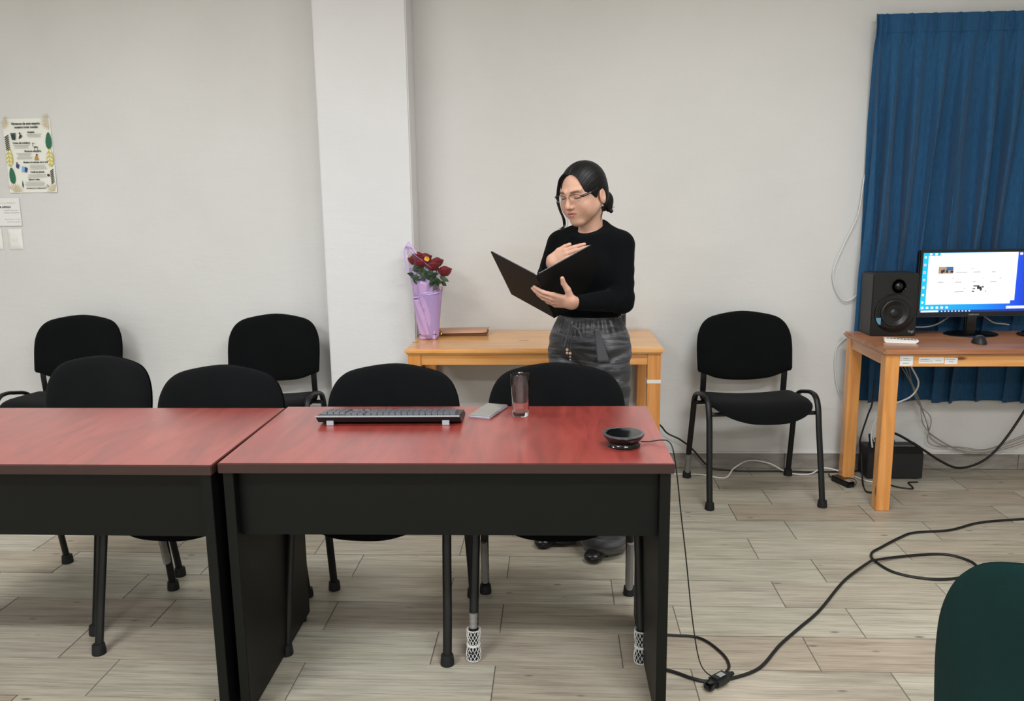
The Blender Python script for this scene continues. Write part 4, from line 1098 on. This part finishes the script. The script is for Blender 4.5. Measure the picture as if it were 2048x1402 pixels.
def hand_parts(Wp, f, n, t_, curls, spread=.0, sc=1.0, thumb=(.6, .5, .2), back=None):
    """Wp wrist, f fingers direction, n palm-facing normal, t_ towards thumb. curls: degrees per finger per joint"""
    f = np.array(f, float); f /= np.linalg.norm(f); n = np.array(n, float); n -= f*(n@f); n /= np.linalg.norm(n)
    t2 = np.cross(f, n); t_ = t2 if t2@np.array(t_) > 0 else -t2
    prim = []; nails = []
    kn = []
    K = [(.0265, .083), (.0090, .087), (-.0085, .083), (-.0250, .075)]
    LEN = [(.040, .024, .019), (.044, .027, .020), (.041, .025, .019), (.032, .019, .017)]
    RAD = [(.0088, .0080, .0072, .0060), (.0090, .0081, .0073, .0061), (.0086, .0077, .0070, .0058), (.0077, .0069, .0062, .0052)]
    for i in range(4):
        k_ = Wp+(f*K[i][1]+t_*K[i][0])*sc+n*(.002 if i in (0, 3) else 0)
        kn.append(k_)
        prim.append(('c', Wp+f*.012*sc+t_*K[i][0]*.55*sc, k_, .0125*sc, .0098*sc, .010))
        ang = 0; p = k_; d0 = f*math.cos(spread*(1.5-i)*.6)+t_*math.sin(spread*(1.5-i)*.6)
        ch = [p]
        for j in range(3):
            ang += math.radians(curls[i][j]); dd = d0*math.cos(ang)+n*math.sin(ang)
            q = p+dd*LEN[i][j]*sc; prim.append(('f', p, q, RAD[i][j]*sc, RAD[i][j+1]*sc, .003, i)); p = q; ch.append(p)
        nrm = -(n*math.cos(ang)-d0*math.sin(ang))
        nails.append((p-dd*.004+nrm*.0042*sc, dd, nrm, .0048*sc))
    # thumb: from the side of the palm near the wrist
    a0, a1, a2 = thumb
    b0 = Wp+f*.018*sc+t_*.019*sc+n*.004
    d1 = f*math.cos(a0)+t_*math.sin(a0)+n*.25; d1 /= np.linalg.norm(d1)
    d2 = f*math.cos(a1)+t_*math.sin(a1)+n*.20; d2 /= np.linalg.norm(d2)
    d3 = f*math.cos(a2)+t_*math.sin(a2)+n*.15; d3 /= np.linalg.norm(d3)
    p1 = b0+d1*.038*sc; p2 = p1+d2*.030*sc; p3 = p2+d3*.022*sc
    prim += [('t', b0, p1, .0150*sc, .0118*sc, .012), ('t', p1, p2, .0118*sc, .0098*sc, .004), ('t', p2, p3, .0098*sc, .0078*sc, .003)]
    nails.append((p3-d3*.004-n*.0050*sc, d3, -n, .0058*sc))
    prim.append(('w', Wp-back*.045, Wp+f*.012, .0200*sc, .0225*sc, .012))
    return prim, nails, (f, n, t_)
def hand_sdf(P, prim):
    d = None
    fs = {}
    for p in prim:
        if p[0] == 'w':
            e = sd_econe(P, p[1], p[2], p[3]*1.12, p[4]*1.15, CURT, .74)
        else: e = sd_cone(P, p[1], p[2], p[3], p[4])
        if p[0] == 'f':
            fs[p[6]] = e if p[6] not in fs else smin(fs[p[6]], e, .0025); continue
        d = e if d is None else smin(d, e, p[5])
    for i in sorted(fs): d = smin(d, fs[i], .0045)
    return d
# her right hand lies flat on her chest
hr_f = np.array([.80, -.44, .36]); hr_n = np.array([.52, .84, -.1])
prR, nailR, axR = hand_parts(WR, hr_f, hr_n, (0, 0, 1), [(14, 10, 6), (10, 8, 6), (10, 8, 6), (12, 10, 8)], spread=-.02, sc=.95, thumb=(.50, .22, .10), back=(WR-ER)/np.linalg.norm(WR-ER))
# her left hand holds the folder from outside, thumb up on the right cover
hl_f = np.array([-.90, .10, .12]); hl_n = np.array([-.10, .75, .62])
prL, nailL, axL = hand_parts(WL, hl_f, hl_n, (0, -.5, 1), [(8, 16, 10), (14, 16, 10), (16, 20, 12), (18, 22, 14)], spread=.04, thumb=(1.15, .95, 1.30), back=(WL-EL)/np.linalg.norm(WL-EL))

def tint_for(v_):
    q = toH(v_.astype(np.float32)); n_ = len(v_)
    base = np.tile(np.array(lin('c69c86')), (n_, 1))
    def blend(mask, col): base[:] = base*(1-mask[:, None])+np.array(lin(col))*mask[:, None]
    def g(c, r): return np.exp(-(((q-_a(c))/_a(r))**2).sum(1))
    for s in (-1, 1):
        blend(.25*g((.040*s, .07, -.030), (.022, .03, .018)), 'c08570')
        blend(.45*g((.0315*s, .085, .012), (.018, .015, .010)), '9c6b58')
        # brows
        br = np.exp(-((q[:, 2]-(.0305+.10*np.abs(np.abs(q[:, 0])-.034)*-1))/.0044)**2)*np.clip((np.abs(q[:, 0])-.011)/.006, 0, 1)*np.clip((.053-np.abs(q[:, 0]))/.010, 0, 1)*(q[:, 1] > .04)
    blend(.93*br, '2a1d18')
    for s in (-1, 1):
        lash = np.exp(-((q[:, 2]-.0045)/.0017)**2)*(np.abs(np.abs(q[:, 0])-.0325) < .0125)*(q[:, 1] > .06); blend(.85*lash/1, '33221e')
    lipz = np.abs(q[:, 2]+.0530); wl = np.clip(1-np.abs(q[:, 0])/.0235, 0, 1)**.5*.0105
    lip = np.clip((wl-lipz)/.0015, 0, 1)*(q[:, 1] > .070); blend(.85*lip, 'a85a55')
    blend(.8*np.exp(-(((q[:, 2]+.0532)/.0016)**2))*(np.abs(q[:, 0]) < .015)*(q[:, 1] > .08), '4a2422')
    blend(.35*g((0, .112, -.028), (.012, .012, .010)), 'c9806e')
    return base
M_skin = mat('skin', 'c49a84', .5, spec=.35)
t = NT(M_skin); at = t.add('ShaderNodeAttribute'); at.attribute_name = 'tint'
nn_ = t.noise(t.coord(), 40, 4, .6); cc = t.mix(.12, at.outputs['Color'], t.ramp(nn_, [(.3, 'a8745e'), (.7, 'd9b29c')])); t.color(cc)
t.b.inputs['Subsurface Weight'].default_value = .12; t.b.inputs['Subsurface Radius'].default_value = (.01, .004, .002); t.b.inputs['Subsurface Scale'].default_value = .2
M_nail = mat('nail', 'e3cfc6', .25)

wo_ = thing('woman', 'woman in a black sweater standing and reading a folder, hand on her chest', 'person', (PX, PY, 0))
def local(v_): return v_-O_
CURT = BM[:, 2]
def f_headneck(P): return smin(head_sdf(P), neck_sdf(P), .020)
v1, q1 = surface_nets(f_headneck, H(0, 0, 0)-np.array([.15, .15, .21]), H(0, 0, 0)+np.array([.15, .15, .15]), .0016)
# trunk and arms under the clothes, continuous with neck and wrists
def f_body(P):
    q = toB(P)
    d = sd_ell(q, (0, -.005, 1.15), (.120, .075, .140)); d = smin(d, sd_ell(q, (0, 0, .96), (.108, .075, .14)), .06)
    d = smin(d, sd_ell(q, (0, -.01, .86), (.125, .085, .11)), .04)
    d = smin(d, sd_cone(P, SL, SR, .034, .034), .05)
    d = smin(d, sd_cone(P, NECK0+(NECK1-NECK0)*.75, NECK1, .047, .050), .03)
    for S_, E_, W_ in ((SL, EL, WL), (SR, ER, WR)):
        d = smin(d, sd_cone(P, S_, E_, .040, .032), .02); d = smin(d, sd_cone(P, E_, E_+(W_-E_)*.86, .030, .0180), .012)
    for s in (-1, 1):
        d = smin(d, sd_cone(q, (.085*s, 0, .84), (.09*s, .01, .45), .064, .046), .02); d = smin(d, sd_cone(q, (.09*s, .01, .45), (.095*s, -.02, .08), .046, .033), .02)
    return d
v2, q2 = surface_nets(f_body, (PX-.45, PY-.42, .02), (PX+.45, PY+.30, 1.36), .009)
parts = [(local(v1), q1, 0), (local(v2), q2, 0)]; cols = [tint_for(v1), tint_for(v2)*0+np.array(lin('c49a84'))]
for pr, nl, Wp, ax_, skin in ((prR, nailR, WR, axR, 'd6aa94'), (prL, nailL, WL, axL, 'bd917c')):
    CURT = ax_[2]
    v3, q3 = surface_nets(lambda P: hand_sdf(P, pr), Wp+ax_[0]*.07-np.array([.14]*3), Wp+ax_[0]*.07+np.array([.14]*3), .0021)
    parts.append((local(v3), q3, 0)); c_ = np.tile(np.array(lin('c79b86')), (len(v3), 1)); cols.append(c_)
body = np_object('body', parts, [M_skin], wo_, np.concatenate(cols))
# nails
b = B()
for nl in (nailR, nailL):
    for c, d_, n_, r_ in nl:
        d_ = Vector(d_); n_ = Vector(n_); n_ = (n_-d_*n_.dot(d_)).normalized(); s_ = d_.cross(n_)
        ring = []
        for k_ in range(10):
            a = 2*PI*k_/10; ring.append(Vector(c)-Vector(O_)+d_*math.cos(a)*r_*1.25+s_*math.sin(a)*r_+n_*(.0012-.0014*abs(math.sin(a))))
        cidx = Vector(c)-Vector(O_)+n_*.0020
        b.add(ring+[cidx], [(k_, (k_+1) % 10, 10) for k_ in range(10)])
nb_ = b.build('fingernails', M_nail, body, smooth=60, fix=False); nb_['kind'] = 'stuff'

# hair: swept back to a low bun, centre parting, ears free
def f_hair(P):
    q = toH(P)
    x, y, z = q[:, 0], q[:, 1], q[:, 2]
    d = sd_ell(q, (0, -.018, .034), (.0825, .103, .0915))
    d = smin(d, sd_ell(q, (0, -.060, -.020), (.068, .050, .068)), .03)
    ang = np.arctan2(x, z+.065)
    d = d+.0003*np.sin(ang*135+6*y/.1+2*np.sin(ang*9))+.0002*np.sin(ang*61+1.3)
    d = d+.0045*np.exp(-(x/.004)**2)*(y > -.03)*(z > .02)
    # face opening
    face = sd_ell(q, (0, .090, -.008), (.0605, .068, .112))
    d = smax(d, -face, .004)
    # lower limit: above ear and nape
    cut = -(z+.006+np.where(y > -.045, .028*np.clip((y+.045)/.05, 0, 1), 0)*1.0) 
    lim = np.where(y > .02, .004, np.where(y > -.04, .004+(.02-y)/.06*.012, -.055))
    lim = np.interp(y, [-.12, -.060, -.046, -.036, -.004, .004, .022, .036, .06], [-.095, -.085, -.060, .008, .008, -.018, -.012, .006, .0])
    d = smax(d, lim-z, .004)
    return d
def f_bun(P):
    q = toH(P); d = sd_ell(q, (.012, -.104, -.052), (.046, .036, .044)); a = np.arctan2(q[:, 2]+.046, q[:, 0]-.012)
    d = smin(d, sd_cone(q, (.026, -.104, -.066), (.048, -.098, -.094), .020, .009), .012)
    r = np.hypot(q[:, 2]+.046, q[:, 0]-.012); return d+.0013*np.sin(a*5+r*420)
M_hair = mat('black_hair', '090808', .5, spec=.35)
t = NT(M_hair)
vh, qh = surface_nets(f_hair, HC-.16, HC+.16, .0021); vb2, qb2 = surface_nets(f_bun, HC-.2, HC+.2, .0024)
hair = np_object('hair', [(local(vh), qh, 0)], [M_hair], wo_)
np_object('hair_bun', [(local(vb2), qb2, 0)], [M_hair], hair)
def hs(pts): return [Vector(H(*p)-O_) for p in spline([Vector(p) for p in pts], 8)]
b = B()
st = hs([(-.020, .062, .096), (-.050, .058, .072), (-.074, .052, .030), (-.085, .052, -.015), (-.080, .052, -.050), (-.074, .050, -.082), (-.082, .046, -.110), (-.105, .040, -.122), (-.122, .036, -.124)])
n_ = len(st)
for k_ in range(5):
    off = Vector((RNG.uniform(-.0025, .0025), RNG.uniform(-.0025, .0025), RNG.uniform(-.001, .001)))
    b.sweep([p+off*(1+1.5*i/n_)+Vector((math.sin(i*.25+k_)*.0012, 0, 0)) for i, p in enumerate(st[:n_-k_*3])], [max(.0005, .0042*(1-(i/n_)**2)) for i in range(n_-k_*3)], n=6)
for o_ in ((-.001, .003), (.004, .006)):
    b.sweep([p+Vector((o_[1]+.010*math.sin(i/n_*4), 0, o_[0]-.004*i/n_)) for i, p in enumerate(st[8:])], .0004, n=4)
b.build('loose_strand', M_hair, hair)
b = B()
for k_ in range(4):
    b.sweep(hs([(.078, -.02, -.035), (.080-.002*k_, .0-.004*k_, -.065), (.070, .012, -.09-.006*k_)]), .0006, n=4)
for k_ in range(2):
    b.sweep(hs([(.030, -.118, -.070), (.050, -.108, -.082-.003*k_), (.066+.002*k_, -.100, -.076-.004*k_)]), .0007, n=4)
b.build('stray_hairs', M_hair, hair)['kind'] = 'stuff'

# glasses
M_gframe = mat('glasses_dark_frame', '1d1a22', .25, spec=.6); M_gl = mat('glasses_metal', 'c9c9cf', .2, metal=1)
M_lens = mat('lens_glass', 'ffffff', .15, spec=.1, trans=1, ior=1.03, alpha=.25)
gp = B(); gm = B()
def gh(p): return Vector(H(*p)-O_)
GX, GY, GZ = .0335, .1020, .0085
lens_rings = []
for s in (-1, 1):
    ring = []
    for k_ in range(28):
        a = 2*PI*k_/28; cx = math.copysign(abs(math.cos(a))**.75, math.cos(a))*.0250; cz = math.copysign(abs(math.sin(a))**.75, math.sin(a))*.0130
        xx_ = GX*s+cx; ring.append((xx_, GY-.30*max(0, abs(xx_)-.012)**1.15-.0, GZ+cz-.10*0))
    lens_rings.append(ring)
    low = [gh(p) for k_, p in enumerate(ring) if k_ >= 13 or k_ == 0]; upp = [gh(p) for p in ring[:15]]
    low = [gh(p) for p in ring[13:]]+[gh(ring[0])]
    gm.sweep(low, .0011, n=8); gp.sweep(upp, .0014, n=8)
    hx = GX*s+.0250*s; hy = GY-.30*(abs(hx)-.012)**1.15
    gp.sweep([gh(p) for p in ((hx-.002*s, hy, GZ+.004), (hx+.006*s, hy-.006, GZ+.004), (.0735*s, hy-.022, GZ+.006), (.078*s, .030, GZ+.010), (.0795*s, -.012, GZ+.018))], [.0030, .0050, .0048, .0022, .0018], [.0016, .0018, .0013, .0011, .0011], 10, up=tuple(hu))
    gm.sweep([gh(p) for p in ((hx+.010*s, hy-.0055, GZ+.0055), (.0752*s, hy-.026, GZ+.0075), (.0785*s, .052, GZ+.0085))], .0016, n=6)
    gm.sweep([gh((.009*s, GY-.002, GZ-.002)), gh((.0095*s, GY-.007, GZ-.008))], .0013, n=6)
gm.sweep([gh(p) for p in ((-.0090, GY, GZ+.003), (-.003, GY+.0015, GZ+.0055), (.003, GY+.0015, GZ+.0055), (.0090, GY, GZ+.003))], .0012, n=6)
gl_ = gp.build('glasses', M_gframe, wo_); gm.build('metal_rim', M_gl, gl_)
for ring in lens_rings:
    b = B(); c = [sum(p[i] for p in ring)/len(ring) for i in range(3)]
    vs = [gh(p) for p in ring]+[gh((c[0], c[1], c[2]))]; b.add(vs, [(k_, (k_+1) % 28, 28) for k_ in range(28)])
    b.build('lens', M_lens, gl_, smooth=60, fix=False)
b = B(); b.sweep([gh((.079+.001*math.cos(2*PI*i/14), -.004+.006*math.cos(2*PI*i/14), -.044+.009*math.sin(2*PI*i/14))) for i in range(14)], .0012, n=6, closed=True); b.build('earring', M_gl, wo_)

# sweater
def rib(q): return 0
NT0 = W(0, -.020, 1.335); 
def f_sweater(P):
    q = toB(P); x, y, z = q[:, 0], q[:, 1], q[:, 2]
    d = sd_ell(q, (0, -.005, 1.165), (.150, .100, .165))
    d = smin(d, sd_ell(q, (0, .0, 1.01), (.142, .112, .14)), .06)
    for s in (-1, 1): d = smin(d, sd_ell(q, (.064*s, .062, 1.155), (.062, .058, .064)), .05)
    d = smin(d, sd_econe(q, (-.128, -.010, 1.243), (.122, -.010, 1.243), .046, .046, (0, 1, 0), .9), .05)
    for s in (-1, 1): d = smin(d, sd_cone(q, (.03*s, -.018, 1.300), (.128*s, -.012, 1.254), .036, .040), .04)
    d = smin(d, sd_econe(q, (0, -.014, 1.25), (0, -.016, 1.325), .080, .0565, (1, 0, 0), .95), .035)
    a1 = sd_cone(P, SL, EL, .052, .050); a1 = smin(a1, sd_cone(P, EL, WL+(EL-WL)*.02, .048, .0285), .020)
    a2 = sd_cone(P, SR, ER, .050, .046); a2 = smin(a2, sd_cone(P, ER, WR+(ER-WR)*.02, .045, .0285), .020)
    # folds at the elbow and along the sleeve
    def fold(a, E_, ax, amp, fr): 
        u_ = (P-E_.astype(np.float32))@_a(ax/np.linalg.norm(ax)); return a+amp*np.sin(u_*fr+(P[:, 2]*14))*np.exp(-(u_/.07)**2)
    a1 = fold(a1, EL, (SL-EL)+(WL-EL), .0012, 170); a2 = fold(a2, ER, (SR-ER)+(WR-ER), .0012, 170)
    d = smin(d, a1, .022); d = smin(d, a2, .022)
    d = d+.0018*np.sin(z*55+x*30)*np.exp(-((z-1.0)/.05)**2)
    # hem
    hemz = .966+.001*np.sin(x*25)
    d = smax(d, hemz-z, .004)
    # neck hole and collar plane
    top = (z-1.322)-.48*(-.02-y)*1.0
    d = smax(d, top*.95, .003)
    d = smax(d, -sd_cone(P, NECK0, NECK1-(NECK0-NECK1)*.1, .0505, .0505), .003)
    # cuffs
    for W_, E_ in ((WL, EL), (WR, ER)):
        ax = (W_-E_)/np.linalg.norm(W_-E_); near = np.linalg.norm(P-W_.astype(np.float32), axis=1) < .075
        c = (P-W_.astype(np.float32))@_a(ax)+.006
        d = np.where(near & (c > -.03), np.maximum(d, c), d)
    return d
M_sweater = mat('black_knit', '06080a', .9, spec=.1, sheen=.02)
t = NT(M_sweater); wv = t.add('ShaderNodeTexWave'); wv.inputs['Scale'].default_value = 160; wv.inputs['Distortion'].default_value = .6; wv.bands_direction = 'X'
t.l(t.coord(rot=(0, 0, .6)), wv.inputs['Vector']); t.bump(wv.outputs['Fac'], .15, .0006)
vs_, qs_ = surface_nets(f_sweater, (PX-.33, PY-.36, .93), (PX+.33, PY+.22, 1.37), .0035)
sw = np_object('sweater', [(local(vs_), qs_, 0)], [M_sweater], wo_)

# trousers
def f_trousers(P):
    q = toB(P); x, y, z = q[:, 0], q[:, 1], q[:, 2]
    d = sd_ell(q, (0, -.005, .885), (.150, .115, .115))
    d = smin(d, sd_econe(q, (0, 0, .90), (0, 0, .975), .137, .122, (1, 0, 0), .78), .03)
    for s in (-1, 1):
        leg = sd_cone(q, (.083*s, -.002, .84), (.095*s, .012, .46), .096, .088)
        leg = smin(leg, sd_cone(q, (.095*s, .012, .46), (.108*s, .050, .075), .088, .104), .03)
        d = smin(d, leg, .030)
    wr = np.sin(z*78+3.0*np.sin(x*16+1)+2.0*np.sin(y*14))+.5*np.sin(z*141+4*np.sin(x*22))
    d = d+.0032*wr*np.clip((.90-z)*12, 0, 1)
    an = np.arctan2(y, x); d = d+.0030*np.sin(an*34+2*np.sin(an*5))*np.clip((z-.885)*18, 0, 1)*np.clip((.972-z)*60, 0, 1)
    d = smax(d, z-.985, .004); d = smax(d, .014+.004*np.sin(an*3)-z, .004)
    return d
M_tr = mat('dark_satin', '3a3a3d', .38, spec=.5, sheen=.1)
t = NT(M_tr)
v = t.coord((1.4, 1.4, 9)); n = t.noise(v, 4.5, 3, .5, .9); c1 = t.ramp(n, [(.44, '161617'), (.52, '303033'), (.60, '525257')])
n2 = t.noise(t.coord((1, 1, 1)), 3.5, 2, .5); c2 = t.ramp(n2, [(.40, '2a2a2b'), (.6, '454549')]); t.color(t.mix(.35, c1, c2))
t.bump(t.noise(t.coord((2, 2, 14)), 6, 3, .5, .5), .5, .006)
vt, qt = surface_nets(f_trousers, (PX-.34, PY-.36, .0), (PX+.34, PY+.30, .99), .0055)
tr = np_object('trousers', [(local(vt), qt, 0)], [M_tr], wo_)
def bw(x, y, z): return Vector(W(x, y, z)-O_)
M_cord = mat('grey_drawstring', '4a4a4e', .5); M_bead = mat('wooden_bead', 'b59a7c', .4); M_beadm = mat('metal_bead', '9a9490', .3, metal=.8)
yb = .134
b = B()
for pts in ([(0, yb, .945), (-.014, yb+.004, .925), (-.030, yb+.004, .90), (-.040, yb+.004, .865), (-.030, yb+.004, .850), (-.022, yb+.004, .875), (-.008, yb+.004, .915), (.0, yb+.004, .94)],
            [(0, yb, .945), (.016, yb+.004, .925), (.026, yb+.004, .895), (.040, yb, .878), (.048, yb-.002, .895), (.036, yb, .925), (.010, yb+.004, .94)],
            [(0, yb+.004, .940), (-.006, yb+.006, .90), (-.012, yb+.007, .845)], [(0, yb+.004, .940), (.006, yb+.006, .90), (.002, yb+.007, .835)]):
    b.sweep([bw(*p) for p in spline([Vector(p) for p in pts], 6)], .0012, .0034, 8, up=(1, 0, 0))
dr_ = b.build('drawstring', M_cord, tr)
for (x, z, r_, m_) in ((-.012, .842, .0065, M_bead), (-.012, .829, .0060, M_bead), (.002, .829, .0065, M_bead), (.002, .815, .0055, M_beadm), (.003, .803, .0050, M_beadm)):
    b = B(); b.lathe([(0, -r_), (r_*.7, -r_*.7), (r_, 0), (r_*.7, r_*.7), (0, r_)], 12, None, bw(x, yb+.008, z)); b.build('bead', m_, dr_, smooth=60)
# hanging strap flap on her left hip
b = B()
def strap(u_, v_):
    x = .100+(.014+.022*v_)*(u_-.3)+.018*v_; z = .935-.135*v_
    y = .128*math.sqrt(max(0, 1-(x/.165)**2))+.010+.004*v_
    return bw(x, y, z)
b.grid(strap, 6, 12); so = b.build('hip_strap', mat('grey_strap', '434347', .5), tr, smooth=60, fix=False); md = so.modifiers.new('t', 'SOLIDIFY'); md.thickness = .003
# shoes
M_shoe = mat('black_shoe_leather', '121212', .3, spec=.5)
def f_shoe(s):
    def f(P):
        q = toB(P); d = sd_econe(q, (.100*s, -.02, .040), (.122*s, .158, .022), .044, .038, (1, 0, 0), .60)
        return smax(d, .002-q[:, 2], .003)
    return f
for s in (-1, 1):
    c = W(.105*s, .07, .05); v_, q_ = surface_nets(f_shoe(s), c-.20, c+.20, .006); np_object('shoe', [(local(v_), q_, 0)], [M_shoe], wo_)

# folder
FT, FBm = np.array([-.075, 2.998, 1.152]), None
fo_ = thing('open_folder', 'open black folder held in her left hand', 'folder', tuple(FT))
sv = np.array([.068, .225, -.196]); sv = sv/np.linalg.norm(sv)
av = np.array([-.166, .095, .090]); av -= sv*(av@sv); av /= np.linalg.norm(av)
bv = np.array([.198, .032, .105]); bv -= sv*(bv@sv); bv /= np.linalg.norm(bv)
M_folder = mat('black_folder_leatherette', '121314', .55, spec=.3); M_fedge = mat('grey_folder_edge', '77787a', .35)
FL_, FWd = .290, .228
def cover(name, dvec, sgn):
    nrm = np.cross(sv, dvec)*sgn; nrm /= np.linalg.norm(nrm)   # outward (towards camera)
    if nrm[1] > 0: nrm = -nrm
    b = B(); R = Matrix((Vector(dvec), Vector(sv), Vector(nrm))).transposed()
    b.box((.004, 0, -.002), (FWd, FL_, .002), .0008); b.v = [tuple(R @ Vector(v)) for v in b.v]
    o = b.build(name, M_folder, fo_, smooth=0)
    b = B(); b.box((.012, -.0006, -.0042), (FWd-.004, .004, -.002)); b.box((.012, .004, -.0036), (FWd-.008, FL_-.006, -.002)); b.v = [tuple(R @ Vector(v)) for v in b.v]
    b.build('lining', M_fedge, o, smooth=0)
    return nrm
cover('cover', av, 1); cover('cover', bv, 1)
b = B(); b.sweep([tuple(sv*.002), tuple(sv*(FL_-.002))], .0042, n=10); b.build('spine', M_folder, fo_)
